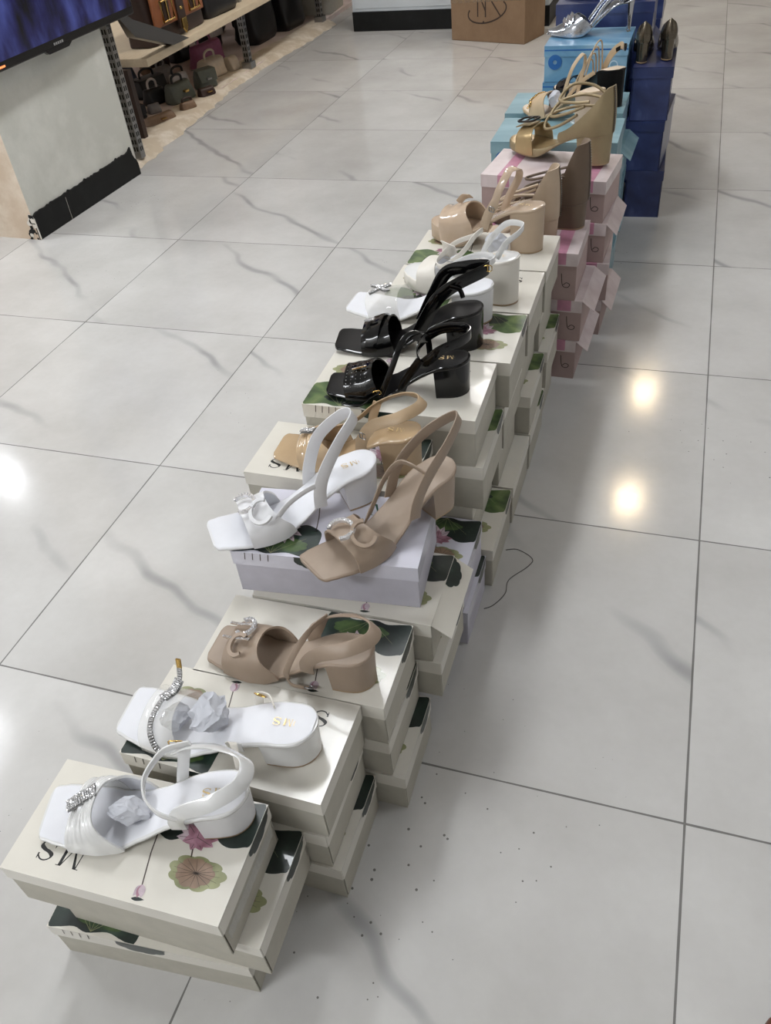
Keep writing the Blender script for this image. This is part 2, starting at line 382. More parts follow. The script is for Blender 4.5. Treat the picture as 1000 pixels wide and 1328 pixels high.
def lotus_print(mb, L, D, z, ink, bright=False, M=None):
    """the printed lid: lettering, a bud on a long stem, a lotus, a round pad and a dark leaf over the far edge. x 0..L, y 0..D"""
    dz = .00007
    T = (M or Matrix()) @ Matrix.Translation((-L/2, -D/2, 0))
    rot = Matrix.Rotation(PI, 4, 'Z')
    S = .024
    letter_S(mb, z+dz, ink, T @ Matrix.Translation((.20*L, .30*D, 0)) @ rot, S)
    letter_M(mb, z+dz, ink, T @ Matrix.Translation((.335*L, .30*D, 0)) @ rot, S*1.05)
    lg = 'leaf_green' if bright else 'leaf_dark'
    leaf = [(.555*L, D-.0005), (.545*L, .82*D), (.55*L, .64*D), (.60*L, .56*D), (.65*L, .53*D), (.70*L, .57*D), (.75*L, .62*D), (.80*L, .64*D), (.84*L, .63*D), (.88*L, .59*D), (.92*L, .58*D), (.97*L, .61*D), (L-.0005, .66*D), (L-.0005, .97*D), (.95*L, .985*D), (.87*L, .955*D), (.80*L, .985*D), (.70*L, .95*D), (.62*L, .985*D)]
    pts = [(p.x, p.y) for p in cat_rom([(a, b, 0) for a, b in leaf], 4, True)]
    pts = [(min(max(a, .0005), L-.0005), min(max(b, .0005), D-.0005)) for a, b in pts]
    mb.poly(pts, z+dz, lg, T)
    mb.poly([(p[0], min(p[1], D-.001)) for p in lobed(.74*L, .84*D, .15*L, .1*D, 9, .1, seed=4)], z+2*dz, 'leaf_dark' if bright else 'leaf_green', T)
    for a in (.62, .7, .78, .86, .93):
        stroke(mb, [(.78*L, .97*D), (a*L, .73*D)], .0007, z+3*dz, 'leaf_olive', T, .4)
    # lotus
    cx, cy = .765*L, .60*D
    for k, (a, ln, m_) in enumerate([(2.75, .034, 'petal_pale'), (2.3, .036, 'petal_pale'), (1.9, .034, 'petal_pale'), (1.4, .030, 'petal_pale'), (3.3, .026, 'petal_pale'), (.9, .026, 'petal_pale'), (2.5, .022, 'petal_pink'), (3.6, .018, 'petal_pink'), (4.6, .016, 'petal_pink'), (5.4, .018, 'petal_pink'), (.1, .026, 'petal_pink'), (6.0, .024, 'petal_pink'), (1.7, .02, 'petal_pink')]):
        mb.poly(petal(cx, cy, a, ln, .0062), z+(4+k*.5)*dz, m_, T)
        stroke(mb, [(cx, cy), (cx+ln*.85*math.cos(a), cy+ln*.85*math.sin(a))], .0006, z+(4.3+k*.5)*dz, 'stem_ink', T)
    stroke(mb, [(.76*L, .55*D), (.775*L, .44*D)], .0017, z+3*dz, 'stem_ink', T)
    # round pad
    px, py, rx, ry = .825*L, .33*D, .036, .020
    mb.poly(lobed(px, py, rx, ry, 9, .16, seed=1), z+2*dz, 'leaf_olive', T)
    mb.poly(lobed(px-.002, py, rx*.66, ry*.86, 9, .14, seed=1), z+3*dz, 'leaf_brown', T)
    for k in range(15):
        a = 2*PI*k/15+.1
        stroke(mb, [(px, py), (px+rx*.8*math.cos(a), py+ry*.8*math.sin(a))], .0007, z+4*dz, 'stem_ink', T, .4)
    # bud on its stem
    stroke(mb, [(.585*L, .62*D), (.60*L, .40*D), (.63*L, .14*D)], .0016, z+dz, 'stem_ink', T)
    for a in (-1.57-.35, -1.57, -1.57+.35):
        mb.poly(petal(.632*L, .15*D, a, .015, .004), z+(2+.3*a)*dz+.0003, 'petal_pink' if a == -1.57 else 'petal_pale', T)
    mb.poly(petal(.61*L, .035*D, .1, .016, .0022), z+dz, 'leaf_dark', T)

PROTO = {}
def make_box(kind, L, D, H, flap=0.0, name='shoebox'):
    """one shoe box: an Empty with a tray and a lid; 'kind' picks the card and print"""
    card, inner, ink = {'cream': ('cream_card', 'grey_card', 'ink_black'), 'lavender': ('lavender_card', 'lavender_grey_card', 'ink_green'),
                        'pink': ('pink_card', 'pink_kraft', 'ink_black'), 'teal': ('teal_card', 'teal_card', 'pale_print'),
                        'sky': ('sky_card', 'sky_card', 'pale_print'), 'blue': ('blue_card', 'blue_card', 'pale_print')}[kind]
    root = bpy.data.objects.new(name, None); root.empty_display_size = .05; link(root)
    t, g = .0016, .0018
    w, d = L/2-.0018, D/2-.0018
    hb = H-.003
    mb = MB()
    mb.box(-w, w, -d, d, 0, t, inner)
    mb.box(-w, w-.0006, -d, -d+t, t, hb, inner); mb.box(-w, w-.0006, d-t, d, t, hb, inner)
    mb.box(w-t, w, -d+g+t, d-g-t, t, hb, inner); mb.box(-w, -w+t, -d+g+t, d-g-t, t, hb, inner)
    if kind == 'pink':   # handwriting on the near side
        for x0 in (.25*L, .25*L):
            pass
        W = Matrix.Translation((L/2-.035, -d-.0003, H*.28)) @ Matrix.Rotation(PI/2, 4, 'X')
        P = [(p.x, p.y) for p in cat_rom([(0, .034, 0), (.002, .012, 0), (.006, .002, 0), (.016, .001, 0), (.02, .008, 0), (.012, .012, 0), (.005, .006, 0)], 5)]
        stroke(mb, P, .0016, 0, 'ink_black', W)
    mb.build('tray', root, smooth=30)
    lb = MB(); hl = .026 if kind in ('cream', 'lavender') else .03
    lb.box(-L/2, L/2, -D/2, D/2, H-t, H, card)
    # front and back flange
    lb.box(-L/2, L/2-.0006, -D/2, -D/2+t, H-hl, H-t, card); lb.box(-L/2, L/2-.0006, D/2-t, D/2, H-hl, H-t, card)
    # end flanges, one may stand open
    for s, ang in ((1, flap), (-1, .0)):
        hang = hl if not (flap and s == 1) else .036
        Mx = Matrix.Translation((s*L/2, 0, H-t*.5)) @ Matrix.Rotation(-s*ang, 4, 'Y')
        a, b_ = (-t, 0) if s == 1 else (0, t)
        lb.box(a, b_, -D/2+g, D/2-g, -hang, 0, card, Mx)
        if kind in ('cream', 'lavender') and s == 1:
            pl = [(p[0], min(p[1], .0)) for p in lobed(0, 0, .030, .022, 9, .12, PI, 2*PI, 30, 3)]
            Me = Mx @ Matrix.Translation((.0004, D/2-.034, 0)) @ Matrix(((0, 0, 1, 0), (1, 0, 0, 0), (0, 1, 0, 0), (0, 0, 0, 1)))
            lb.poly(pl, 0, 'leaf_dark', Me)
    if kind in ('cream', 'lavender'):
        lotus_print(lb, L, D, H, ink, bright=(kind == 'cream' and L > .29))
        # leaf that runs over the far flange
        Mb = Matrix.Translation((.03*L, D/2+.0004, H)) @ Matrix.Rotation(PI/2, 4, 'X')
        lb.poly([(p[0], min(p[1], 0)) for p in lobed(0, 0, .036, .023, 9, .1, PI, 2*PI, 30, 5)], 0, 'leaf_dark', Mb)
        Mb = Matrix.Translation((.36*L, D/2+.0004, H)) @ Matrix.Rotation(PI/2, 4, 'X')
        for k in range(4): stroke(lb, [(-.02+.012*k, 0), (-.018+.012*k, -.014)], .0012, 0, 'stem_ink', Mb)
    elif kind == 'pink':
        dz = .0003
        for x in (L*.30,):
            lb.box(x, x+.032, -D/2-dz, D/2+dz, H-hl*.9, H+dz, 'pink_ribbon')
        lb.box(-L*.36, -L*.36+.03, -D/2-dz, D/2+dz, H-hl*.9, H+dz, 'pink_ribbon')
    elif kind in ('sky', 'teal'):
        Mf = Matrix.Translation((L/2-.04, -D/2-.0004, H-.055)) @ Matrix.Rotation(PI/2, 4, 'X')
        ring_poly(lb, (0, 0), .010, .013, 0, 'pale_print', Mf); stroke(lb, [(.003, -.004), (.015, -.014)], .003, 0, 'pale_print', Mf)
        Mf = Matrix.Translation((-L/2+.034, -D/2-.0004, H-.045)) @ Matrix.Rotation(PI/2, 4, 'X')
        ring_poly(lb, (0, 0), .006, .021, 0, 'deep_blue_print', Mf)
        if kind == 'sky': lb.box(-L/2+.001, L/2-.001, -D/2-.0004, -D/2, H-.014, H-.010, 'deep_blue_print')
    lb.build('lid', root, smooth=30)
    return root

def dup(root, loc, rz, label=None, group=None, tilt=None):
    r = root.copy(); COL.objects.link(r); r.location = loc; r.rotation_euler = (tilt[0] if tilt else 0, tilt[1] if tilt else 0, rz)
    for ch in list(root.children):
        c = ch.copy(); COL.objects.link(c); c.parent = r
        for gch in ch.children:
            e = gch.copy(); COL.objects.link(e); e.parent = c
    if label: r['label'] = label
    if group: r['group'] = group
    return r

USED = set()
def place_box(kind, L, D, H, xr, y0, z, yaw, label, flip=False, group=None, flap=0.0, tilt=None):
    """xr, y0: the near right-hand corner of the box; yaw in degrees about that corner"""
    key = (kind, L, D, H, flap)
    if key not in PROTO: PROTO[key] = make_box(kind, L, D, H, flap)
    a = math.radians(yaw); c, s = math.cos(a), math.sin(a)
    cx, cy = -L/2, D/2
    loc = (xr+cx*c-cy*s, y0+cx*s+cy*c, z)
    rz = a+(PI if flip else 0)
    if key in USED: o = dup(PROTO[key], loc, rz, tilt=tilt)
    else:
        o = PROTO[key]; o.location = loc; o.rotation_euler = (tilt[0] if tilt else 0, tilt[1] if tilt else 0, rz); USED.add(key)
    return tag(o, label, 'shoebox', group)
# ------------------------------------------------------------------ sandals
class Shoe:
    """local frame: x towards the toe, origin under the middle of the heel, y to the wearer's left, z up"""
    W_SQ = [(0, .012), (.02, .019), (.07, .0265), (.15, .0295), (.25, .029), (.38, .0275), (.5, .031), (.62, .0375), (.72, .0405), (.82, .0400), (.91, .0375), (.965, .0345), (1, .0325)]
    W_RD = [(0, .012), (.02, .019), (.07, .0265), (.15, .0295), (.25, .029), (.38, .0275), (.5, .031), (.62, .0375), (.72, .0405), (.82, .0390), (.91, .033), (.965, .024), (.99, .014), (1, .006)]
    W_PT = [(0, .012), (.02, .019), (.07, .0255), (.15, .028), (.25, .028), (.38, .0265), (.5, .030), (.62, .036), (.70, .037), (.80, .031), (.90, .019), (.97, .009), (1, .003)]
    def __init__(self, name, label, loc, yaw, L, H, plat=.006, shape='sq', cat='sandal', pitch=0, roll=0, ws=1, side=1, heel_len=.24, group=None):
        self.L, self.H, self.zp = L, H, plat
        self.tab = {'sq': self.W_SQ, 'rd': self.W_RD, 'pt': self.W_PT}[shape]; self.ws = ws*L/.25; self.side = side; self.hl = heel_len
        self.root = thing(name, label, cat, loc, (roll, pitch, yaw), group)
    def f(self, s): return 1-sstep(.16, .66, s)
    def x(self, s): return (s-.11)*self.L
    def w(self, s):
        w = interp(self.tab, max(s, .13))
        if s < .13: w *= math.sqrt(max(1e-6, 1-((.13-s)/.13)**2.2))
        if s > .965 and self.tab is self.W_SQ: w *= (1-((s-.965)/.035)**4*.30)
        return w*self.ws
    def c(self, s): return self.side*self.ws*(.005*math.sin(PI*min(1, max(0, s)))-.006*sstep(.6, 1, s))
    def zt(self, s): return self.zp+(self.H-self.zp)*self.f(s)+.004*sstep(.75, 1, s)-.004*self.f(s)*sstep(.0, .16, s)
    def th(self, s): return (self.zp-.0012)*sstep(.42, .68, s)+.0065*(1-sstep(.42, .68, s))
    def P(self, s, a, dz=0): return Vector((self.x(s), self.c(s)+a*self.w(max(s, .10)), self.zt(s)+dz))
    # --- sole, insole, heel
    def sole(self, m_sole, m_in, m_heel, tip='heel_rubber', k=(.80, .86), shift=.0, logo=None, edge=None):
        N = 46; ss = [.5-.5*math.cos(PI*i/(N-1)) for i in range(N)]
        rows, rows2 = [], []
        for s in ss:
            w, c, z, t, x = self.w(s), self.c(s), self.zt(s), self.th(s), self.x(s); b = min(.0016, t*.3)
            sec = [(w-b, z), (w, z-b), (w, z-t+b), (w-b, z-t), (-w+b, z-t), (-w, z-t+b), (-w, z-b), (-w+b, z)]
            rows.append([(x, c+y, zz) for y, zz in sec])
        mb = MB(); mb.grid(rows, m_sole, False, True)
        n = 8; mb.f += [tuple(range(n)), tuple((N-1)*n+i for i in range(n))]; mb.m += [0, 0]
        mb.build('sole', self.root, smooth=50)
        mb = MB(); rows = []
        for i in range(N):
            s = .012+.976*ss[i]; w = max(.002, self.w(s)-.0032); c, z, x = self.c(s), self.zt(s), self.x(s)
            rows.append([(x, c+w*v, z+.0003+.0011*(1-abs(v)**4)) for v in (-1, -.93, -.5, 0, .5, .93, 1)])
        mb.grid(rows, m_in)
        o = mb.build('insole', self.root, smooth=60)
        if logo: self.logo(o, logo)
        # heel block: the outline under the seat, lofted to the ground
        hl = self.hl; top = []
        for i in range(13):
            s = hl*(i/12)**2
            top.append((s, 1))
        outline = [(s, 1) for s, _ in reversed(top)]+[(s, -1) for s, _ in top[0:]]
        pts = [(self.x(s), self.c(s)+a*max(.0004, self.w(s)-.0016), self.zt(s)-self.th(s)*.6) for s, a in outline]
        cx = self.x(hl*.46)+shift; rows = []
        for lv in range(9):
            q = lv/8; e = q**.8
            kx, ky = 1+(k[0]-1)*e, 1+(k[1]-1)*e
            rows.append([(cx+(x-cx)*kx-shift*0, y*ky, .0032+(z-.0032)*(1-q)) for x, y, z in pts])
        mb = MB(); mb.grid(rows, m_heel, False, True); n = len(pts)
        mb.f += [tuple(range(n)), tuple(8*n+i for i in range(n))]; mb.m += [0, 0]
        mb.build('heel', self.root, smooth=35)
        lo = rows[-1]; mb = MB()
        mb.grid([[(x, y, .0032) for x, y, z in lo], [(cx+(x-cx)*.985, y*.985, 0) for x, y, z in lo]], tip, False, True)
        mb.f += [tuple(range(n)), tuple(n+i for i in range(n))]; mb.m += [0, 0]
        mb.build('heel_tip', self.root, smooth=35)
        return self
    def logo(self, parent, mname):
        mb = MB(); z = self.zt(.13)+.0022; a = Matrix.Translation((self.x(.13)-.001, self.c(.13), 0))
        R = a @ Matrix.Rotation(-PI/2+PI/2, 4, 'Z')
        sz = .011
        letter_M(mb, z, mname, R @ Matrix.Translation((-.004, -.005, 0)), sz*.9); letter_S(mb, z, mname, R @ Matrix.Translation((.011, -.005, 0)), sz)
        ring_poly(mb, (-.012, 0), .0058, .0066, z, mname, R); ring_poly(mb, (-.012, 0), .0024, .0032, z, mname, R)
        mb.build('logo_print', parent, smooth=0)
    # --- uppers
    def band(self, name, mname, front, back, hgt, thick=.0022, nu=12, nv=28, v0=0, v1=1, low=.75, pw=.75, rib=0, over=.0012, lining=None, parent=None):
        """a band over the foot from the near edge (v=0, y+) to the far one; front, back: s as functions of v; hgt: height as a function of s"""
        out, inn = [], []
        for j in range(nv+1):
            v = v0+(v1-v0)*j/nv; a = PI*v; ro, ri = [], []
            for i in range(nu+1):
                u = i/nu; s = front(v)+(back(v)-front(v))*u
                w = self.w(s)+over; h = hgt(s)+(rib*math.sin(u*PI*3)**2 if rib else 0)
                sn = math.sin(a); q = sn**pw if sn > 1e-6 else 0
                co = math.cos(a); y = self.c(s)+w*(abs(co)**.85)*(1 if co > 0 else -1)
                zb = self.zt(s)-self.th(s)*low*(1-min(1, sn*5))
                p = Vector((self.x(s), y, zb+h*q)); nn = Vector((0, co, .55+.45*sn if sn > .05 else .1)).normalized()
                ro.append(p+nn*thick*.5); ri.append(p-nn*thick*.5)
            out.append(ro); inn.append(ri)
        mb = MB(); mb.grid(out, mname); mb.grid(inn, lining or mname)
        A, B = nv+1, nu+1; b = A*B; k = 0
        for j in range(nv):
            for e in (0, nu): mb.f.append((j*B+e, (j+1)*B+e, b+(j+1)*B+e, b+j*B+e)); mb.m.append(k)
        for i in range(nu):
            for e in (0, nv): mb.f.append((e*B+i, e*B+i+1, b+e*B+i+1, b+e*B+i)); mb.m.append(k)
        return mb.build(name, parent or self.root, smooth=55)
    def over_pt(self, s, v, hgt, pw=.75, lift=.001, over=.0012):
        a = PI*v; sn, co = math.sin(a), math.cos(a); w = self.w(s)+over
        y = self.c(s)+w*(abs(co)**.85)*(1 if co > 0 else -1)
        return Vector((self.x(s), y, self.zt(s)+hgt(s)*max(sn, 0)**pw))+Vector((0, co, .55+.45*sn)).normalized()*lift
    def strap(self, name, mname, pts, width, thick=.002, wdir=(0, 0, 1), closed=False, n=8, parent=None, taper=None):
        """flat strap along a spline; wdir: direction of its width"""
        P = cat_rom(pts, n, closed); N = len(P); rows = []
        wd = [Vector(w) for w in wdir] if isinstance(wdir[0], (tuple, list, Vector)) else None
        for i in range(N):
            t = (P[(i+1) % N]-P[i-1]) if closed else (P[min(i+1, N-1)]-P[max(i-1, 0)])
            t.normalize()
            if wd:
                q = i/n; a = int(min(q, len(wd)-1)); b = min(a+1, len(wd)-1); W = wd[a].lerp(wd[b], q-a)
            else: W = Vector(wdir)
            W = (W-t*W.dot(t)).normalized(); Nn = t.cross(W).normalized()
            hw = width/2*(interp(taper, i/(N-1)) if taper else 1); h = thick/2; e = min(h, hw)*.7
            rows.append([P[i]+W*a+Nn*b for a, b in ((hw-e, h), (hw, h-e*.6), (hw, -h+e*.6), (hw-e, -h), (-hw+e, -h), (-hw, -h+e*.6), (-hw, h-e*.6), (-hw+e, h))])
        mb = MB(); mb.grid(rows, mname, closed, True)
        if not closed: mb.f += [tuple(range(8)), tuple((N-1)*8+i for i in range(8))]; mb.m += [0, 0]
        return mb.build(name, parent or self.root, smooth=50)
    def cord(self, name, mname, pts, r=.0028, closed=False, n=8, parent=None):
        return MB().tube(cat_rom(pts, n, closed), r, mname, 8, closed).build(name, parent or self.root, smooth=60)
    def gems(self, name, pts, size=.0016, mname='rhinestone', parent=None, nrm=None):
        mb = MB(); r = random.Random(len(pts))
        for i, p in enumerate(pts):
            p = Vector(p); s = size*(.85+.3*r.random()); vs = []
            for k in range(6): vs.append(p+Vector((s*math.cos(k*PI/3), s*math.sin(k*PI/3), 0)))
            for k in range(6): vs.append(p+Vector((s*.6*math.cos(k*PI/3+.5), s*.6*math.sin(k*PI/3+.5), s*.7)))
            R = Matrix.Rotation(r.uniform(-.5, .5), 4, 'X') @ Matrix.Rotation(r.uniform(-.5, .5), 4, 'Y')
            vs = [p+(R @ (v-p)) for v in vs]
            mb.add(vs, [(k, (k+1) % 6, 6+(k+1) % 6, 6+k) for k in range(6)]+[tuple(range(6, 12)), tuple(range(5, -1, -1))], mname)
        return mb.build(name, parent or self.root, smooth=0)
    def gem_path(self, name, pts, rows=3, width=.007, size=.0015, n=16, parent=None, plate='steel', lift=.0012):
        """a rhinestone strip: stones in rows on a thin metal backing"""
        P = cat_rom(pts, n); out = []; acc = 0; last = P[0]; rows_b = []
        for i, p in enumerate(P):
            t = (P[min(i+1, len(P)-1)]-P[max(i-1, 0)]).normalized(); S = t.cross(Vector((0, 0, 1)))
            S = S.normalized() if S.length > .1 else Vector((0, 1, 0)); U = S.cross(t).normalized()
            rows_b.append([p+S*width*.5, p+S*width*.5+U*.001, p-S*width*.5+U*.001, p-S*width*.5])
            acc += (p-last).length; last = p
            if acc >= size*1.9 or i == 0:
                acc = 0
                for k in range(rows): out.append(p+S*width*.8*((k+.5)/rows-.5)+U*lift)
        o = MB().grid(rows_b, plate, False, True).build(name, parent or self.root, smooth=40)
        self.gems('rhinestones', out, size, parent=o)
        return o
    def buckle(self, c, ax, ay, w=.011, h=.009, r=.0009, mname='gold_metal', parent=None):
        c, ax, ay = Vector(c), Vector(ax).normalized(), Vector(ay).normalized()
        q = [c+ax*x*w/2+ay*y*h/2 for x, y in ((-1, -.7), (-.7, -1), (.7, -1), (1, -.7), (1, .7), (.7, 1), (-.7, 1), (-1, .7))]
        mb = MB().tube(q, r, mname, 6, True); mb.tube([c-ay*h/2, c+ay*h/2*.9], r*.8, mname, 6)
        return mb.build('buckle', parent or self.root, smooth=60)
    def counter(self, mname, s_end, h_back, h_front, lining=None, thick=.0024, zipper=True, curve=1.6, plateau=.55):
        """the closed heel quarter: a shell standing on the seat, from one flank around the back to the other"""
        N = 40; out, inn = [], []
        for i in range(N+1):
            q = i/N; a = 1-2*abs(q-.5)            # 0 at the flanks, 1 at the back
            s = s_end*(1-math.sin(PI/2*a))**1.0; sg = 1 if q < .5 else -1
            w = self.w(s)+.001
            if a > .999: base = Vector((self.x(0)-.001, self.c(0), self.zt(0)))
            else: base = Vector((self.x(s)-.001*a, self.c(s)+sg*w, self.zt(s)))
            cen = Vector((self.x(.12), self.c(.12), 0)); rad = Vector((base.x-cen.x, base.y-cen.y, 0))
            rad = rad.normalized() if rad.length > 1e-5 else Vector((-1, 0, 0))
            h = h_front+(h_back-h_front)*(sstep(.06, plateau, a) if curve > 1.3 else a**curve); ro, ri = [], []
            for k in range(9):
                u = k/8; lean = -.10*h*u if a > .3 else 0
                p = base+Vector((0, 0, -.0012+(h+.0012)*u))+rad*(.0035*math.sin(PI*u*.9))-rad*(.008*u)*(a)
                ro.append(p+rad*thick/2); ri.append(p-rad*thick/2)
            out.append(ro); inn.append(ri)
        mb = MB(); mb.grid(out, mname); mb.grid(inn, lining or mname); A, B = N+1, 9; b = A*B
        for j in range(N):
            for e in (0, 8): mb.f.append((j*B+e, (j+1)*B+e, b+(j+1)*B+e, b+j*B+e)); mb.m.append(0)
        for k in range(8):
            for e in (0, N): mb.f.append((e*B+k, e*B+k+1, b+e*B+k+1, b+e*B+k)); mb.m.append(0)
        o = mb.build('heel_quarter', self.root, smooth=50)
        if zipper:
            mid = [Vector(p)+Vector((-.0012, 0, 0)) for p in out[N//2]]
            mz = MB(); mz.grid([[p+Vector((0, y, -abs(y)*0)) for y in (-.0035, -.0012, .0012, .0035)] for p in mid], 'zipper')
            for k in range(24):
                p = mid[0].lerp(mid[-1], k/23); i0 = min(7, int(k/23*8)); p = mid[i0].lerp(mid[i0+1], k/23*8-i0)
                mz.box(p.x-.0015, p.x-.0002, p.y-.0016, p.y+.0016, p.z, p.z+.0014, 'steel')
            mz.build('zipper', o, smooth=0)
        return o, out
    def arc_letter(self, name, mname, c, r, a0, a1, ax, ay, w=.004, th=.002, gem=False, parent=None):
        """a C-shaped ornament lying on the upper: a thick arc in the plane of ax, ay"""
        c, ax, ay = Vector(c), Vector(ax).normalized(), Vector(ay).normalized(); nz = ax.cross(ay).normalized()
        if nz.z < 0: nz = -nz
        pts = [c+ax*r*math.cos(a0+(a1-a0)*k/16)+ay*r*1.15*math.sin(a0+(a1-a0)*k/16) for k in range(17)]
        rows = []
        for k, p in enumerate(pts):
            o = (p-c).normalized()
            rows.append([p+o*w/2, p+o*w*.4+nz*th, p-o*w*.4+nz*th, p-o*w/2])
        ob = MB().grid(rows, mname, False, True).build(name, parent or self.root, smooth=60)
        if gem: self.gems('rhinestones', [p+nz*(th+.0002)+(p-c).normalized()*d for p in pts for d in (-.0012, .0012)], .0013, parent=ob)
        return ob

def crumpled(name, label, loc, size, seed, cat='tissue paper', mname='tissue', rot=(0, 0, 0), group=None, sub=4, amp=.35):
    bm = bmesh.new(); bmesh.ops.create_icosphere(bm, subdivisions=sub, radius=1)
    from mathutils import noise
    off = Vector((seed*3.1, seed*1.7, seed*.9)); r_ = random.Random(seed)
    cuts = []
    for k in range(26):
        n_ = Vector((r_.uniform(-1, 1), r_.uniform(-1, 1), r_.uniform(-.6, 1))).normalized(); cuts.append((n_, r_.uniform(.62, .92)))
    for v in bm.verts:
        d = v.co.normalized()
        p = d*(1-amp*abs(noise.noise(d*1.4+off))*1.5)
        for n_, c_ in cuts:
            k = p.dot(n_)
            if k > c_: p -= n_*(k-c_)*1.25      # folded back past the plane: a crease
        p *= 1-amp*.30*abs(noise.noise(d*3.3+off))-.03*abs(noise.noise(d*9+off))
        v.co = Vector((p.x*size[0], p.y*size[1], p.z*size[2]))
    me = bpy.data.meshes.new(name); bm.to_mesh(me); bm.free(); me.materials.append(MATS[mname])
    me.polygons.foreach_set('use_smooth', [True]*len(me.polygons)); me.set_sharp_from_angle(angle=math.radians(22))
    o = link(bpy.data.objects.new(name, me)); o.location = loc; o.rotation_euler = rot
    return tag(o, label, cat, group)
# ------------------------------------------------------------------ setting
def struct(name, mb, **k):
    o = mb.build(name, **k); o['kind'] = 'structure'; return o
struct('floor', MB().box(-6, 4.5, -3, 11, -.1, 0, 'marble_tile'), smooth=0)
struct('ceiling', MB().box(-6, 4.5, -3, 11, 2.9, 3.0, 'ceiling_paint'), smooth=0)
struct('wall_back', MB().box(-6, 4.5, 11, 11.1, 0, 2.9, 'shop_wall'), smooth=0)
struct('wall_front', MB().box(-6, 4.5, -3.1, -3, 0, 2.9, 'shop_wall'), smooth=0)
struct('wall_right', MB().box(4.5, 4.6, -3, 11, 0, 2.9, 'shop_wall'), smooth=0)
struct('wall_left', MB().box(-6.1, -6, -3, 11, 0, 2.9, 'shop_wall'), smooth=0)

# the pillar with its broken black base
PX = Matrix.Translation((-1.153, 1.741, 0)) @ Matrix.Rotation(math.atan2(.030, -.668)-PI/2-PI/2, 4, 'Z')   # local -x... y runs along the face
def pil():
    d = Vector((.030, .668, 0)).normalized(); nrm = Vector((d.y, -d.x, 0))   # out of the face, towards +x
    o = Vector((-1.153, 1.741, 0)); W = .678
    def q(a, b, z): return o+d*a+nrm*b+Vector((0, 0, z))
    mb = MB()
    a = [q(0, 0, 0), q(W, 0, 0), q(W, -.62, 0), q(0, -.62, 0)]; b = [p+Vector((0, 0, 2.9)) for p in a]
    vs = a+b
    mb.add(vs, [(0, 1, 5, 4)], 'pillar_paint'); mb.add(vs, [(1, 2, 6, 5), (2, 3, 7, 6)], 'pillar_paint'); mb.add(vs, [(3, 0, 4, 7)], 'pillar_side')
    p = struct('pillar', mb, smooth=0)
    # black plinth strip with a ragged top edge
    r = random.Random(3); top = [(0.0, .085)]
    for k in range(1, 30):
        t = k/30*W*.955; top.append((t-.004, .092+.010*k/30+.003*r.random())); top.append((t+.006, .092+.010*k/30+.005*r.random()+.004*(k % 5 == 0)))
    top += [(W*.958, .118), (W*.965, .085), (W*.975, .07), (W*.99, .06), (W*.998, .045), (W*.998, .0)]
    mb = MB(); n = len(top)
    front = [q(t, .007, z) for t, z in top]+[q(0, .007, 0)]; back = [q(t, .0, z) for t, z in top]+[q(0, .0, 0)]
    N = len(front); mb.add(front+back, [tuple(range(N)), tuple(range(2*N-1, N-1, -1))]+[(i, (i+1) % N, N+(i+1) % N, N+i) for i in range(N)], 'black_base')
    mb.add([q(.19, .0078, .0), q(.1915, .0078, .0), q(.1925, .0078, .085), q(.191, .0078, .085)], [(0, 1, 2, 3)], 'plaster')
    struct('baseboard_pillar', mb, smooth=0)
    # chipped plaster at the near corner
    mb = MB()
    for k in range(26):
        t = -.0005; z = r.random()*.09; b_ = -r.random()*.05*(1-z/.1); s = .004+.01*r.random()
        c = q(t-.001, b_, z); e = [c+nrm*s*math.cos(x)*(.6+.5*r.random())+Vector((0, 0, s*math.sin(x)*(.6+.5*r.random()))) for x in [i*PI/4 for i in range(8)]]
        e = [Vector((p.x, p.y, max(p.z, .0005)))-d*(.0004+.0002*k/26) for p in e]
        mb.add(e, [tuple(range(8))], 'black_base' if k % 3 else 'plaster')
    struct('trim_1', mb, smooth=0, fixn=False)
    mb = MB()
    for k in range(9):
        t = k*.012; mb.add([q(-.004, .008-t*0, 0), q(.002, .010, 0), q(.002, .009, .08-k*.001), q(-.002, .007, .08)], [(0, 1, 2, 3)], 'plaster')
    struct('trim_2', mb, smooth=0, fixn=False)
pil()

# raised platform of the bag bay, its rough concrete lip and the pale wall behind
mb = MB(); r = random.Random(5)
edge = []
for k in range(60):
    y = 2.47+k*.045; edge.append((-1.175-.11*min(1, (y-2.47)/1.2)+.05*sstep(4.0, 4.9, y)+.012*r.random()-.006, y))
rows = [[(x+.012+.02*r.random(), y, .0008), (x-.004, y, .012+.006*r.random()), (x-.03, y, .022+.004*r.random()), (x-.10, y, .024+.003*r.random()), (x-.16, y, .024)] for x, y in edge]
mb.grid(rows, 'rough_concrete')
struct('kerb', mb, smooth=60)
struct('platform', MB().box(-3.4, -1.30, 2.46, 7.0, 0, .022, 'platform_top'), smooth=0)
struct('wall_bay', MB().box(-2.55, -2.45, 2.44, 7.0, .022, 2.9, 'pale_wall'), smooth=0)

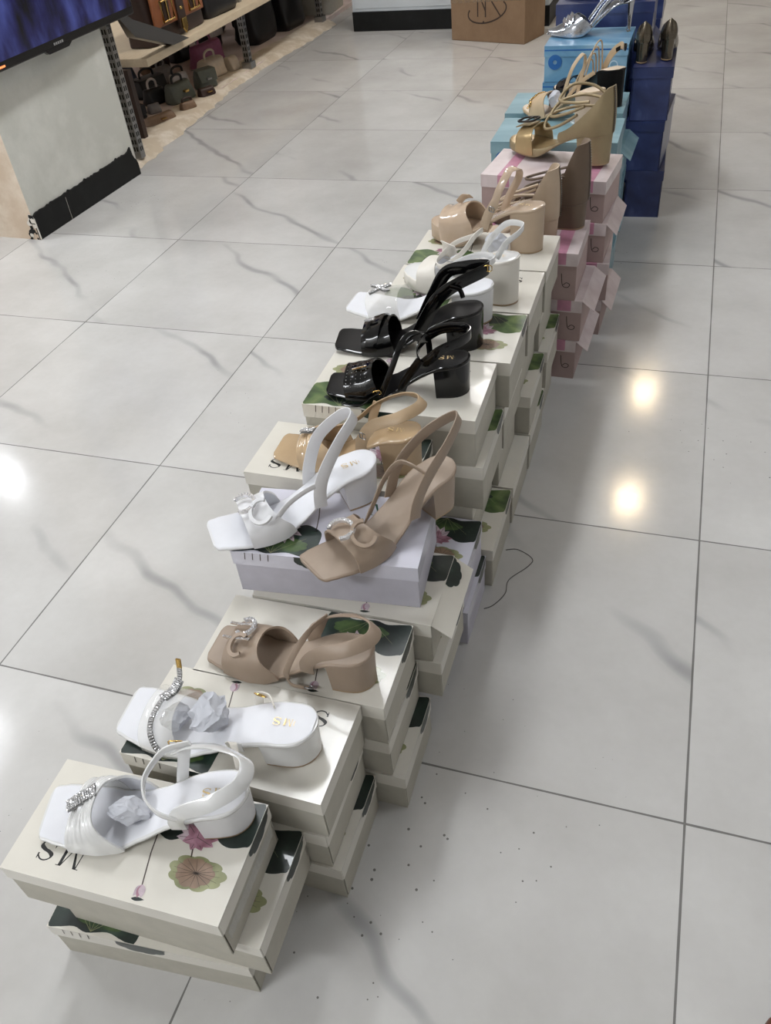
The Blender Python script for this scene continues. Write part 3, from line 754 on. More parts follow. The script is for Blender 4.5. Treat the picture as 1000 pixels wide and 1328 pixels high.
# ceiling lamps
def panel(x, y, lx, ly, label, m='lamp_cool'):
    t = thing('ceiling_lamp', label, 'lamp', (x, y, 2.9), group=None)
    MB().box(-lx/2-.02, lx/2+.02, -ly/2-.02, ly/2+.02, -.03, -.0005, 'cabinet_white').build('lamp_housing', t, smooth=0)
    MB().box(-lx/2, lx/2, -ly/2, ly/2, -.034, -.031, m).build('diffuser', t, smooth=0)
def spot(x, y, label, m='lamp_warm', r=.07):
    t = thing('downlight', label, 'lamp', (x, y, 2.9))
    MB().cyl((0, 0, -.02), r+.02, r+.02, .0195, 'cabinet_white', 28).build('rim', t, smooth=30)
    MB().cyl((0, 0, -.024), r, r, .0035, m, 28).build('bulb', t, smooth=30)
panel(-.12, 1.25, .25, 1.2, 'long cool ceiling lamp above the front of the shoebox row')
panel(-.02, 3.9, .25, 1.2, 'long cool ceiling lamp above the blue shoeboxes')
panel(-.02, 6.6, .25, 1.2, 'long cool ceiling lamp behind the cabinet')
panel(-2.9, 1.0, 1.2, .6, 'square cool ceiling lamp left of the pillar')
panel(-4.6, 3.0, .6, 1.2, 'square cool ceiling lamp deep behind the pillar')
panel(2.6, 1.0, .6, 1.2, 'square cool ceiling lamp over the right aisle')
spot(-3.89, 3.35, 'round white downlight beyond the pillar', 'lamp_white', .10)
spot(1.04, 4.09, 'round warm downlight over the right aisle, nearer of two')
spot(1.04, 5.50, 'round warm downlight over the right aisle, farther of two')

# ------------------------------------------------------------------ the row of shoe boxes
S3 = (.28, .145, .0825); DT = {'A': (.28, .145, .0825), 'B': (.28, .148, .0825)}
H1 = .0825; L1, D1 = .28, .145; L2, D2, H2 = .30, .175, .0935
g1 = 'white lotus-print shoeboxes'
def st(kind, L, D, H, rows, where, topnote):
    n = len(rows); names = {1: ['topmost'], 3: ['bottom', 'middle', 'topmost'], 4: ['bottom', 'second from the bottom', 'third from the bottom', 'topmost']}[n]
    for i, rr in enumerate(rows):
        k, xr, y0, yaw, flip, flap = (list(rr)+[False, 0.0])[:6] if len(rr) < 6 else rr
        z = i*H
        col = {'cream': 'cream', 'lavender': 'white-lavender', 'pink': 'pink'}[k]
        lab = f'{col} lotus-print shoebox, {names[i]} in the stack {where}' if i < n-1 else f'{col} lotus-print shoebox {topnote}, topmost of its stack'
        place_box(k, L, D, H, xr, y0, z+.0008*i, yaw, lab, flip, g1, flap)
st('cream', L1, D1, H1, [('cream', .699, -.373, 5, True), ('cream', .731, -.372, 1.5), ('cream', .706, -.388, 1.8)], 'at the very front of the row', 'carrying the white pleated sandal at the front')
st('cream', L1, D1, H1, [('cream', .768, -.229, 0), ('cream', .757, -.2275, .4), ('cream', .763, -.2275, -.3, True)], 'second from the front', 'carrying the clear-vamp jewelled white sandal')
st('cream', L1, D1, H1, [('cream', .811, -.0795, .5), ('cream', .794, -.079, .0), ('cream', .795, -.080, .6)], 'third from the front', 'carrying the taupe sandal alone')
st('lavender', L1, D1, H1, [('lavender', .77, .070, 0), ('cream', .829, .0695, 0), ('cream', .818, .070, .5, False, .95), ('lavender', .796, .098, 5.2, True)], 'under the white and taupe pair', 'carrying the white and taupe sandals side by side')
st('lavender', L1, D1-.002, H1, [('lavender', .826, .246, 0), ('lavender', .82, .2465, 0), ('cream', .742, .247, 0), ('cream', .737, .2475, -.3)], 'under the tan patent sandal', 'carrying the tan patent sandal')
st('cream', L2, D2, H2, [('cream', .838, .3925, 0), ('cream', .802, .393, .2), ('cream', .822, .3935, .3), ('cream', .81, .3935, .6, True)], 'under the lower black sandal', 'carrying the lower black patent sandal')
st('cream', L2, D2, H2, [('cream', .84, .573, 0, True), ('cream', .812, .573, .2), ('cream', .822, .572, .0, True), ('cream', .831, .5725, .5)], 'under the tilted black sandal', 'showing its pink lotus behind the black sandals')
st('cream', L2, D2, H2, [('cream', .842, .752, 0), ('cream', .84, .752, .3), ('cream', .818, .752, .0), ('cream', .832, .752, .0, True)], 'under the white platform sandal', 'carrying the white platform sandal')
st('cream', L2, D2, H2, [('cream', .835, .931, 0), ('cream', .845, .931, .2), ('cream', .826, .931, .0), ('cream', .835, .931, -.6, True)], 'under the beige platform sandal', 'carrying the beige platform sandal')

def far(kind, L, D, H, xr, y0, z, yaw, label, group, tilt=None, flap=0.0, flip=False):
    return place_box(kind, L, D, H, xr, y0, z, yaw, label, flip, group, flap, tilt)
gp = 'pink shoeboxes'
far('pink', .29, .19, .105, .885, 1.128, 0, -2, 'pink shoebox behind the beige platform sandal, bottom of its stack of three', gp, flap=.9)
far('pink', .29, .19, .105, .893, 1.128, .1062, -2, 'pink shoebox behind the beige platform sandal, middle of its stack of three', gp, flap=.9)
far('pink', .29, .19, .115, .876, 1.125, .2124, -1, 'pink shoebox with softened lid under the brown heel, topmost of three', gp)
for i in range(4):
    far('pink', .31, .19, .1, [.92, .93, .915, .905][i], 1.352, i*.1012, [-2, 3, -2, -6][i], ['pink shoebox beside the blue-green boxes, bottom of a stack of four', 'pink shoebox beside the blue-green boxes, second from the bottom of four', 'pink shoebox beside the blue-green boxes, third from the bottom of four', 'pink shoebox under the gold buckled sandal, topmost of its stack'][i], gp, flap=[.8, 0, .8, 0][i])
gt = 'pale teal shoeboxes'
for i in range(4):
    far('teal', .33, .20, .102, [.915, .90, .91, .905][i], 1.60, i*.1032, [0, 2, -1, 0][i], f"pale teal shoebox behind the pink boxes, {['bottom', 'second from the bottom', 'third from the bottom', 'topmost'][i]} of its stack", gt)
for i in range(4):
    far('teal', .33, .20, .102, [.895, .91, .90, .895][i], 1.84, i*.1032, [0, 1, -2, 0][i], f"pale teal shoebox in front of the sky-blue boxes, {['bottom', 'second from the bottom', 'third from the bottom', 'topmost'][i]} of its stack", gt, flap=[.7, 0, .9, 0][i])
gs = 'sky-blue shoeboxes'
for i in range(5):
    far('sky', .25, .22, .101, [.88, .875, .882, .87, .872][i], 2.16, i*.1022, [0, 1, -1, 0, 0][i], f"sky-blue shoebox {['bottom of the stack under the silver pump', 'second up in the stack under the silver pump', 'third up in the stack under the silver pump', 'fourth up in the stack under the silver pump', 'directly under the silver pump, topmost of its stack'][i]}", gs)
gb = 'dark blue shoeboxes'
for i in range(5):
    far('blue', .31, .22, .112, [.925, .93, .92, .925, .92][i], 2.445, i*.1132, [0, 1, -1, 1, 0][i], f"dark blue shoebox behind the silver pump, {['bottom', 'second up', 'third up', 'fourth up', 'topmost'][i]} in its stack", gb, flap=[0, .9, 0, .8, 0][i])
for i in range(5):
    far('blue', .31, .22, .112, [.93, .94, .92, .93, .935][i], 2.76, i*.1132, [1, -1, 1, 0, 0][i], f"dark blue shoebox at the far end of the row, {['bottom', 'second up', 'third up', 'fourth up', 'topmost'][i]} in its stack", gb)
panel(-1.0, -2.5, 1.6, .4, 'long cool fill lamp added on the ceiling behind the camera')  # unseen panel, added as fill for the box fronts
# ------------------------------------------------------------------ the shoes on show
R_ = math.radians
HB = [(.45, .064), (.55, .054), (.65, .046), (.75, .038), (.85, .030), (.95, .022)]
def hg(k=1.0, add=0.0): return lambda s: interp(HB, s)*k+add
def tri(c, e, p=1.4): return lambda v: c+(e-c)*abs(2*v-1)**p
def skew(near, mid, far):
    return lambda v: near*(1-v)*(1-2*v)+4*mid*v*(1-v)-far*v*(1-2*v) if True else 0
X, Z = (1, 0, .25), (0, 0, 1)
Zn, Zb, Zf = (0, -.75, .65), (.7, 0, .7), (0, .75, .65)   # strap width leaning in over the ankle: near, back, far

# 1 -- white pleated sandal at the very front
A = Shoe('sandal', 'white patent sandal with pleated straps and rhinestone clasp, nearest of the row', (.668, -.266, .2497), R_(-163.5), .260, .058)
A.sole('white_patent', 'white_insole', 'white_leather', k=(.90, .93), logo='gold_print')
A.band('toe_strap', 'white_patent', skew(.84, .815, .77), skew(.77, .745, .69), hg(.96), rib=.0022, thick=.003)
A.band('pleated_strap', 'white_patent', skew(.785, .775, .70), skew(.69, .715, .62), hg(1.06), rib=.0026, thick=.003)
A.band('back_strap', 'white_patent', skew(.70, .745, .63), skew(.575, .695, .47), hg(1.12), rib=.0018, thick=.003, lining='white_insole')
cl = [A.over_pt(.825-.125*i/7, .50+.10*(i/7-.5), hg(1.1), lift=.003)+Vector((0, 0, .001)) for i in range(8)]
A.gem_path('clasp', cl, rows=6, width=.017, size=.0014, lift=.0018)
A.strap('ankle_strap', 'white_patent', [A.P(.305, 1.03, -.008), A.P(.30, 1.08, .010), A.P(.255, 1.12, .026), A.P(.12, 1.04, .033), A.P(.0, .55, .037), A.P(-.01, -.35, .040), A.P(.12, -1.0, .044), A.P(.24, -1.12, .050), A.P(.32, -1.16, .050)],
        .0185, wdir=[X, X, (.6, -.3, .7), Zn, Zb, Zb, Zf, Zf, Zf], thick=.0026)
A.strap('front_strap', 'white_patent', [A.P(.285, 1.13, .016), A.P(.36, 1.06, .034), A.P(.42, .6, .050), A.P(.44, -.1, .060), A.P(.40, -.75, .063), A.P(.34, -1.05, .064), A.P(.24, -1.13, .056)], .0095, thick=.003)
A.strap('quarter', 'white_patent', [A.P(.34, -1.02, -.006), A.P(.31, -1.08, .02), A.P(.27, -1.16, .052)], .014, wdir=[X, X, X])
A.buckle(A.P(.30, -1.18, .060), (1, 0, .1), (0, 0, 1), .018, .013)

# 2 -- white sandal with clear vamp
B = Shoe('sandal', 'white sandal with clear vamp, jewelled strap and loose ankle strap', (.710, -.160, .2497), R_(-176.5), .278, .056)
B.sole('white_patent', 'white_insole', 'white_patent', k=(.92, .95), logo='gold_print')
B.band('clear_vamp', 'clear_vinyl', tri(.85, .83), tri(.68, .60), hg(.95), thick=.0012)
jp = [B.over_pt(s, v, hg(1.0), lift=.003) for s, v in ((.70, .02), (.735, .12), (.765, .26), (.775, .40), (.765, .54), (.74, .66))]
jp += [jp[-1]+Vector((-.004, -.012, .008)), jp[-1]+Vector((-.004, -.020, .022))]
B.gem_path('jewel_strap', jp, rows=3, width=.007, size=.0013)
B.gem_path('jewel_knot', jp[4:7], rows=7, width=.015, size=.0015, lift=.003)
B.strap('strap_end', 'gold_metal', [jp[-1], jp[-1]+Vector((-.0005, -.003, .014))], .007, thick=.003, wdir=(1, 0, 0))
def wl(S, p):  # world point -> local of a shoe standing upright
    return Matrix.Rotation(-S.root.rotation_euler.z, 3, 'Z') @ (Vector(p)-S.root.location)
B.strap('ankle_strap', 'ivory_leather', [B.P(.375, .96, -.004), B.P(.37, 1.12, .012), wl(B, (.655, -.212, .312)), wl(B, (.662, -.224, .292)), wl(B, (.668, -.2335, .262)), wl(B, (.667, -.2345, .225)), wl(B, (.660, -.2345, .196))], .0085, thick=.0016, wdir=(1, 0, 0))
B.strap('strap_tab', 'white_patent', [B.P(.34, 1.02, -.009), B.P(.34, 1.07, .004), B.P(.34, 1.02, .008)], .016, wdir=(1, 0, 0))
B.strap('far_tab', 'ivory_leather', [B.P(.32, -1.02, -.006), B.P(.31, -1.1, .012), B.P(.26, -1.0, .010), B.P(.22, -.6, .004)], .011, wdir=[X, X, Z, Z])
B.buckle(B.P(.30, -.98, .016), (1, 0, .2), (0, .4, 1), .013, .010)

# 3 -- taupe sandal alone
def ornament(S, ca, cb, k=1.0, size=.013, off=.0055):
    s0, v0 = ca; s1, v1 = cb; h = hg(k)
    for i, (s, v, a0, a1, m_, gem) in enumerate(((s0, v0, R_(50), R_(310), 'rhinestone', True), (s1, v1, R_(230), R_(490), S.mat, False))):
        c = S.over_pt(s, v, h, lift=off+.001*i); ax = (S.over_pt(s+.04, v, h)-S.over_pt(s-.04, v, h)); ay = (S.over_pt(s, v+.08, h)-S.over_pt(s, v-.08, h))
        S.arc_letter('curved_ornament' if gem else 'leather_loop', m_, c, size, a0, a1, ax, ay, .0066, .004, gem)
C = Shoe('sandal', 'taupe leather sandal alone on its box, with hooded vamp and ankle strap', (.748, -.040, .2497), R_(180.5), .246, .064)
C.mat = 'taupe_leather'
C.sole('taupe_leather', 'taupe_insole', 'taupe_leather', k=(.90, .94), logo='gold_print')
C.band('vamp', 'taupe_leather', skew(.86, .86, .83), skew(.52, .655, .50), hg(1.0), thick=.003, lining='taupe_insole')
ornament(C, (.77, .56), (.76, .38), 1.03, .0135)
for dv in (.44, .58):
    C.gem_path('jewel_bar', [C.over_pt(s, dv+.02*(s-.8), hg(1.05), lift=.008) for s in (.88, .82, .76, .70)], rows=2, width=.005, size=.0012, plate='taupe_leather')
C.strap('ankle_strap', 'taupe_leather', [C.P(.345, 1.02, -.008), C.P(.33, 1.08, .012), C.P(.25, 1.1, .026), C.P(.10, 1.0, .034), C.P(-.01, .35, .036), C.P(.0, -.4, .037), C.P(.14, -1.0, .034), C.P(.30, -1.1, .030), C.P(.38, -1.05, .012), C.P(.39, -1.0, -.006)],
        .0195, wdir=[X, X, (.5, -.4, .7), Zn, Zb, Zb, Zf, Zf, X, X], thick=.003)
C.strap('cross_strap', 'taupe_leather', [C.P(.47, 1.02, -.006), C.P(.46, 1.06, .010), C.P(.41, .6, .030), C.P(.34, -.2, .042), C.P(.28, -.95, .038)], .0085, wdir=[X, X, X, Z, Z])
C.strap('loose_end', 'taupe_leather', [C.P(.47, 1.04, -.006), C.P(.44, 1.2, -.018), C.P(.38, 1.25, -.030), C.P(.35, 1.15, -.036)], .007, wdir=Z)
C.buckle(C.P(.345, 1.2, -.034), (1, 0, 0), (0, .6, .4), .011, .009, mname='steel')

# 4, 5 -- the pair hanging over the lavender box
def pair(name, label, loc, yaw, L, H, m_, mi, heelpts, frontpts, bk, roll=0):
    S = Shoe(name, label, loc, R_(yaw), L, H); S.mat = m_
    S.sole(m_, mi, m_, k=(.84, .88), logo='gold_print')
    S.band('vamp', m_, skew(.80, .81, .80), skew(.545, .66, .56), hg(.98), thick=.0032, lining=mi)
    ornament(S, (.775, .52), (.705, .36), 1.02, .0165)
    S.strap('ankle_strap', m_, [S.P(*p) for p in heelpts], .0195, wdir=[X, X, (.9, 0, .4)]+[(.4, 0, .9)]*(len(heelpts)-5)+[(.9, 0, .4), X])
    S.strap('front_strap', m_, [S.P(*p) for p in frontpts], .0085, wdir=[(.3, 0, 1)]*(len(frontpts)-2)+[(.2, .9, .2), (.2, 1, 0)], thick=.0024)
    S.buckle(S.P(*bk), (0, 1, 0), (1, 0, .6), .013, .008)
    return S
S4 = pair('sandal', 'white leather sandal with toe over the corner of the lavender box', (.668, .232, .3330), -140.9, .266, .068, 'white_leather', 'white_insole',
     [(.385, 1.02, -.008), (.375, 1.06, .022), (.33, 1.0, .044), (.22, .70, .066), (.10, .1, .082), (.13, -.5, .082), (.28, -.95, .058), (.36, -1.04, .024), (.385, -1.0, -.006)],
     [(.38, 1.04, .034), (.46, .98, .044), (.55, .88, .046), (.62, .80, .036), (.655, .76, .020), (.665, .74, .008)], (.668, .70, .010))
S5 = pair('sandal', 'taupe leather sandal beside the white one, toe over the lavender box', (.789, .238, .3330), -125.2, .256, .070, 'taupe_leather', 'taupe_insole',
     [(.385, 1.02, -.008), (.35, 1.06, .020), (.25, 1.0, .038), (.10, .75, .052), (-.04, .25, .066), (-.05, -.25, .066), (.12, -.8, .052), (.30, -1.02, .032), (.39, -1.0, .0)],
     [(.29, 1.02, .046), (.32, .3, .058), (.35, -.4, .060), (.42, -.8, .048), (.55, -.55, .030), (.64, -.4, .012), (.655, -.38, .006)], (.66, -.36, .010))

# 6 -- tan patent with the jewelled knot
F6 = Shoe('sandal', 'tan patent sandal with jewelled knot behind the white sandal', (.716, .316, .3330), R_(-178.5), .250, .072)
F6.sole('tan_patent', 'tan_patent', 'tan_insole', k=(.90, .92), logo='gold_print')
F6.band('toe_band', 'tan_patent', tri(.82, .78), tri(.75, .69), hg(.95), rib=.0012, thick=.003)
F6.band('back_band', 'tan_patent', tri(.745, .70), tri(.68, .50, 1.2), hg(1.08), rib=.0012, thick=.003, lining='tan_insole')
F6.gem_path('jewelled_knot', [F6.over_pt(.80-.1*i/5, .5, hg(1.05), lift=.004) for i in range(6)], rows=5, width=.013, size=.0015, lift=.003)
F6.strap('ankle_strap', 'tan_insole', [F6.P(.36, 1.02, -.007), F6.P(.34, 1.08, .018), F6.P(.26, 1.1, .036), F6.P(.10, 1.0, .044), F6.P(-.01, .35, .050), F6.P(.0, -.4, .052), F6.P(.14, -1.0, .048), F6.P(.30, -1.08, .040), F6.P(.46, -.9, .034), F6.P(.60, -.6, .040)],
        .018, wdir=[X, X, (.5, -.4, .7), Zn, Zb, Zb, Zf, Zf, Zf, Zf])
F6.strap('far_quarter', 'tan_insole', [F6.P(.36, -1.0, -.006), F6.P(.34, -1.06, .02), F6.P(.30, -1.08, .042)], .014, wdir=[X, X, X])
F6.buckle(F6.P(.33, 1.12, .026), (1, 0, .3), (0, 0, 1), .010, .010, mname='steel')

# 7 -- lower black sandal
G7 = Shoe('sandal', 'black patent sandal with studded vamp, lower of the two black ones', (.756, .478, .3770), R_(-170), .245, .064)
G7.sole('black_patent', 'black_insole', 'black_patent', k=(.93, .95), tip='dark_rubber', logo='gold_print')
G7.band('vamp', 'black_patent', skew(.85, .86, .84), skew(.60, .66, .56), hg(1.05), thick=.003, lining='black_insole')
G7.gems('studs', [G7.over_pt(s, v, hg(1.05), lift=.002) for s in (.70, .735, .77, .805, .84) for v in (.16, .22, .28, .34, .40, .46, .52)], .0010, 'steel')
G7.gem_path('gold_bar', [G7.over_pt(s, .44, hg(1.07), lift=.004) for s in (.80, .75, .70)], rows=1, width=.004, size=.0012, plate='gold_metal')
G7.strap('ankle_strap', 'black_patent', [G7.P(.30, 1.02, .02), G7.P(.18, 1.05, .034), G7.P(.05, .7, .040), G7.P(-.005, 0, .042), G7.P(.05, -.7, .042), G7.P(.2, -1.0, .040), G7.P(.30, -.9, .036), G7.P(.34, 0, .040), G7.P(.34, .8, .032)], .018, closed=True)
G7.strap('near_quarter', 'black_patent', [G7.P(.46, 1.0, -.006), G7.P(.42, 1.06, .010), G7.P(.32, 1.08, .030)], .014, wdir=[X, X, Z])
G7.strap('cross_strap', 'black_patent', [G7.P(.60, .95, .004), G7.P(.52, .80, .040), G7.P(.46, .2, .064), G7.P(.40, -.6, .064), G7.P(.30, -1.0, .040), G7.P(.28, -1.0, -.004)], .010, wdir=[X, X, X, X, X, X])
G7.strap('loose_end', 'black_patent', [G7.P(.60, 1.0, .012), G7.P(.66, 1.25, .010), G7.P(.74, 1.42, .000), G7.P(.86, 1.45, -.0015)], .0095, wdir=[(0, .3, 1), (0, 1, .6), (0, 1, .2), (0, 1, .1)], thick=.0025)
G7.buckle(G7.P(.62, 1.14, .016), (1, .3, 0), (0, .5, 1), .013, .011)

# 8 -- upper black sandal
H8 = Shoe('sandal', 'black patent sandal with raised heel strap, upper of the two black ones', (.742, .628, .3770), R_(-170), .272, .074)
H8.sole('black_patent', 'black_insole', 'black_patent', k=(.95, .95), tip='dark_rubber')
H8.band('vamp', 'black_patent', skew(.80, .80, .78), skew(.58, .62, .56), hg(.95), thick=.003, rib=.001, lining='black_insole')
H8.band('knot_strap', 'black_patent', skew(.78, .74, .70), skew(.70, .66, .62), hg(1.1), thick=.003)
H8.gem_path('jewel', [H8.over_pt(s, .46, hg(1.15), lift=.005) for s in (.78, .74, .71)], rows=3, width=.008, size=.0014)
H8.strap('heel_strap', 'black_patent', [H8.P(.44, 1.02, -.004), H8.P(.37, 1.1, .022), H8.P(.27, 1.15, .050), H8.P(.15, 1.05, .064), H8.P(-.0, .7, .074), H8.P(-.03, .2, .076), H8.P(.10, -.3, .072), H8.P(.24, -.9, .060), H8.P(.33, -1.06, .030), H8.P(.42, -1.0, -.004)], .023,
         wdir=[X, X, (.5, 0, .8), Z, Z, Z, Z, (.5, 0, .8), X, X])
H8.strap('ring_strap', 'black_patent', [H8.P(.20, 1.15, .062), H8.P(.14, 1.2, .055), H8.P(.12, 1.22, .040)], .008)
H8.buckle(H8.P(-.03, .62, .078), (1, 0, 0), (0, .3, 1), .014, .012)

# 9 -- white sandal with clear band
J9 = Shoe('sandal', 'white sandal with wide clear band and rhinestone bow behind the black ones', (.738, .722, .3770), R_(178), .292, .070)
J9.sole('white_patent', 'white_insole', 'white_leather', k=(.92, .94))
J9.band('clear_vamp', 'clear_vinyl', tri(.86, .80), tri(.62, .58), hg(.9), thick=.0014)
for q in ((.85, .60, .69, .44), (.71, .60, .83, .42)):
    J9.gem_path('jewel_bow', [J9.over_pt(q[0]+(q[2]-q[0])*i/4, q[1]+(q[3]-q[1])*i/4, hg(.92), lift=.003) for i in range(5)], rows=4, width=.010, size=.0015, lift=.003)
J9.strap('ankle_strap', 'white_patent', [J9.P(.38, -1.0, -.004), J9.P(.30, -1.1, .030), J9.P(.12, -1.0, .044), J9.P(-.01, 0, .05), J9.P(.10, .95, .044), J9.P(.22, 1.05, .040)], .011, wdir=[X, X, Z, Z, Z, Z])

# 10 -- white platform sandal
K = Shoe('sandal', 'white platform sandal with tall block heel and looped straps', (.776, .800, .3770), R_(166.5), .252, .092, plat=.026, shape='rd')
K.sole('ivory_leather', 'white_patent', 'ivory_leather', k=(.95, .97), logo='gold_print')
K.band('toe_band', 'ivory_leather', skew(.80, .80, .79), skew(.60, .66, .60), hg(.85), thick=.003, lining='white_insole')
K.strap('far_flap', 'ivory_leather', [K.P(.66, -.9, .02), K.P(.62, -.6, .050), K.P(.60, -.2, .066)], .032, wdir=X, thick=.0018)
K.strap('cross_strap', 'ivory_leather', [K.P(.66, .2, .040), K.P(.56, -.5, .060), K.P(.40, -.9, .052), K.P(.30, -.2, .056), K.P(.30, .7, .058), K.P(.40, 1.25, .040), K.P(.54, 1.1, .036), K.P(.62, .7, .036)], .009, closed=True, thick=.0024)
K.strap('heel_strap', 'white_patent', [K.P(.36, -1.0, -.004), K.P(.30, -1.1, .022), K.P(.16, -1.08, .050), K.P(.0, -.5, .056), K.P(-.01, .2, .050), K.P(.06, .8, .036), K.P(.12, 1.05, .010)], .011, wdir=[X, X, Z, Z, Z, Z, X])
K.buckle(K.P(.48, 1.18, .034), (1, 0, 0), (0, .5, 1), .012, .010, mname='steel')

# 11 -- beige platform sandal
N_ = Shoe('sandal', 'beige platform sandal with rounded hood and tall block heel', (.783, 1.035, .3770), R_(169), .262, .096, plat=.034, shape='rd')
N_.sole('beige_leather', 'beige_patent', 'beige_leather', k=(.95, .97), logo='gold_print')
N_.band('hood', 'beige_patent', skew(.86, .87, .84), skew(.54, .64, .52), hg(1.08), thick=.003, lining='beige_leather')
N_.strap('side_bow', 'beige_leather', [N_.over_pt(.80, .72, hg(1.1), lift=.004), N_.over_pt(.74, .66, hg(1.15), lift=.012), N_.over_pt(.66, .62, hg(1.1), lift=.010)], .014, wdir=X)
N_.strap('near_quarter', 'beige_leather', [N_.P(.46, 1.0, -.006), N_.P(.42, 1.04, .016), N_.P(.36, 1.02, .034)], .020, wdir=[X, X, X])
N_.strap('ankle_strap', 'beige_patent', [N_.P(.38, 1.02, .026), N_.P(.33, .95, .055), N_.P(.29, .45, .076), N_.P(.28, .0, .080), N_.P(.24, -.5, .072), N_.P(.26, -.95, .050), N_.P(.34, -1.02, .02), N_.P(.38, -1.0, -.004)], .016, wdir=[X]*8)
N_.buckle(N_.P(.39, 1.12, .024), (1, 0, .2), (0, 0, 1), .012, .010, mname='steel')

# 12, 13, 14 -- laced sandals with closed heel quarters
def laced(label, loc, yaw, L, H, m_, mi, mh, cords, plateau=.55, plat=.01, hb=.075, loops=True, shape='rd', s_end=.42, cr=.0030):
    S = Shoe('laced_sandal', label, loc, R_(yaw), L, H, plat=plat, shape=shape, heel_len=.26)
    S.sole(m_, mi, mh, k=(.90, .94))
    q, out = S.counter(m_, s_end, hb, .022, lining=mi, plateau=plateau)
    tips = [out[3][8], out[-4][8]]
    for i, pts in enumerate(cords): S.cord('cord', m_, [S.P(*p) for p in pts], cr)
    return S, q
S12, _ = laced('beige laced sandal with zipped closed heel behind the beige platform', (.792, 1.196, .3282), 176, .250, .058, 'beige_leather', 'beige_insole', 'beige_leather',
    [[(.20, 1.05, .060), (.36, 1.1, .072), (.50, .6, .074), (.54, -.2, .070), (.44, -.9, .066), (.22, -1.0, .062)],
     [(.22, 1.05, .050), (.38, 1.15, .058), (.53, .7, .060), (.57, -.2, .056), (.46, -.95, .054), (.24, -1.05, .052)],
     [(.28, 1.05, .036), (.44, 1.1, .042), (.60, .5, .046), (.58, -.5, .042), (.34, -1.05, .036)]], hb=.108, s_end=.36)
S12.band('vamp', 'beige_leather', skew(.84, .85, .83), skew(.66, .70, .66), hg(1.0), thick=.003, lining='beige_insole')
S13, _ = laced('dark brown laced sandal with zipped closed heel on the pink box', (.846, 1.276, .3282), 172, .245, .066, 'brown_leather', 'taupe_insole', 'brown_leather',
    [[(.18, 1.0, .062), (.34, 1.1, .076), (.52, .7, .090), (.60, -.1, .092), (.46, -.9, .082), (.22, -1.0, .066)],
     [(.22, 1.02, .050), (.40, 1.12, .062), (.56, .6, .072), (.60, -.3, .070), (.44, -.95, .062), (.24, -1.0, .052)],
     [(.26, 1.05, .036), (.44, 1.1, .046), (.60, .4, .056), (.60, -.5, .052), (.36, -1.05, .036)],
     [(.30, 1.05, .026), (.50, 1.05, .030), (.64, .3, .042), (.62, -.6, .038), (.40, -1.05, .024)]], hb=.128, s_end=.36)
S13.band('vamp', 'brown_leather', skew(.84, .85, .83), skew(.66, .70, .66), hg(1.0), thick=.003, lining='taupe_insole')
S14, _ = laced('gold laced platform sandal with large square buckle', (.872, 1.462, .4122), 157, .285, .074, 'gold_dull', 'gold_leather', 'gold_dull',
    [[(.16, 1.0, .074), (.30, 1.1, .078), (.46, .6, .098), (.40, -.2, .118), (.26, -.9, .098), (.14, -1.0, .076)],
     [(.20, 1.02, .064), (.36, 1.15, .060), (.52, .8, .070), (.50, -.2, .092), (.34, -.9, .084), (.16, -1.0, .066)],
     [(.26, 1.05, .048), (.42, 1.15, .040), (.56, .9, .046), (.58, 0, .070), (.40, -.9, .064), (.22, -1.05, .048)]], plateau=.85, plat=.022, hb=.100, s_end=.42, cr=.0036)
S14.band('vamp', 'gold_leather', skew(.86, .86, .85), skew(.66, .70, .64), hg(1.12), thick=.003, lining='gold_dull')
c0 = S14.over_pt(.80, .47, hg(1.12), lift=.007)
q = S14.strap('buckle_strap', 'gold_dull', [S14.over_pt(.90, .50, hg(1.1), lift=.004), S14.over_pt(.82, .48, hg(1.15), lift=.006), S14.over_pt(.72, .46, hg(1.15), lift=.004)], .036, wdir=(0, 1, 0), thick=.003)
S14.buckle(c0+Vector((0, 0, .009)), (1, 0, -.15), (0, 1, 0), .046, .040, .0026, 'dark_metal')

# 15 -- nude sandal with gold chain
P15 = Shoe('sandal', 'nude patent sandal with gold chain across the toe', (.822, 1.745, .4122), R_(149), .268, .090, plat=.010, shape='rd')
P15.sole('nude_leather', 'beige_insole', 'beige_patent', k=(.95, .96))
P15.band('vamp', 'nude_leather', skew(.80, .80, .80), skew(.58, .64, .56), hg(1.15), thick=.003, lining='brown_leather')
ch = [P15.over_pt(.80+.012*math.sin(v*30), v, hg(1.12), lift=.004) for v in [i/22 for i in range(2, 21)]]
mb = MB()
for i, p in enumerate(ch[:-1]):
    d = (ch[i+1]-p).normalized(); sd = Vector((0, 0, 1)).cross(d).normalized() if i % 2 else Vector((d.y, d.z, .5)).normalized(); sd = (sd-d*sd.dot(d)).normalized()
    mb.tube([p+d*.0055*math.cos(t)+sd*.0034*math.sin(t) for t in [k*PI/4 for k in range(8)]], .0012, 'gold_metal', 6, True)
mb.build('gold_chain', P15.root, smooth=60)
P15.strap('ankle_strap', 'nude_leather', [P15.P(.40, 1.0, -.004), P15.P(.36, 1.06, .03), P15.P(.30, .8, .070), P15.P(.26, .0, .090), P15.P(.30, -.8, .070), P15.P(.36, -1.04, .03), P15.P(.40, -1.0, -.004)], .010, wdir=[X]*7)
P15.strap('side_strap', 'nude_leather', [P15.P(.58, -.98, .0), P15.P(.50, -1.0, .022), P15.P(.36, -1.02, .030), P15.P(.2, -1.0, .034)], .010)

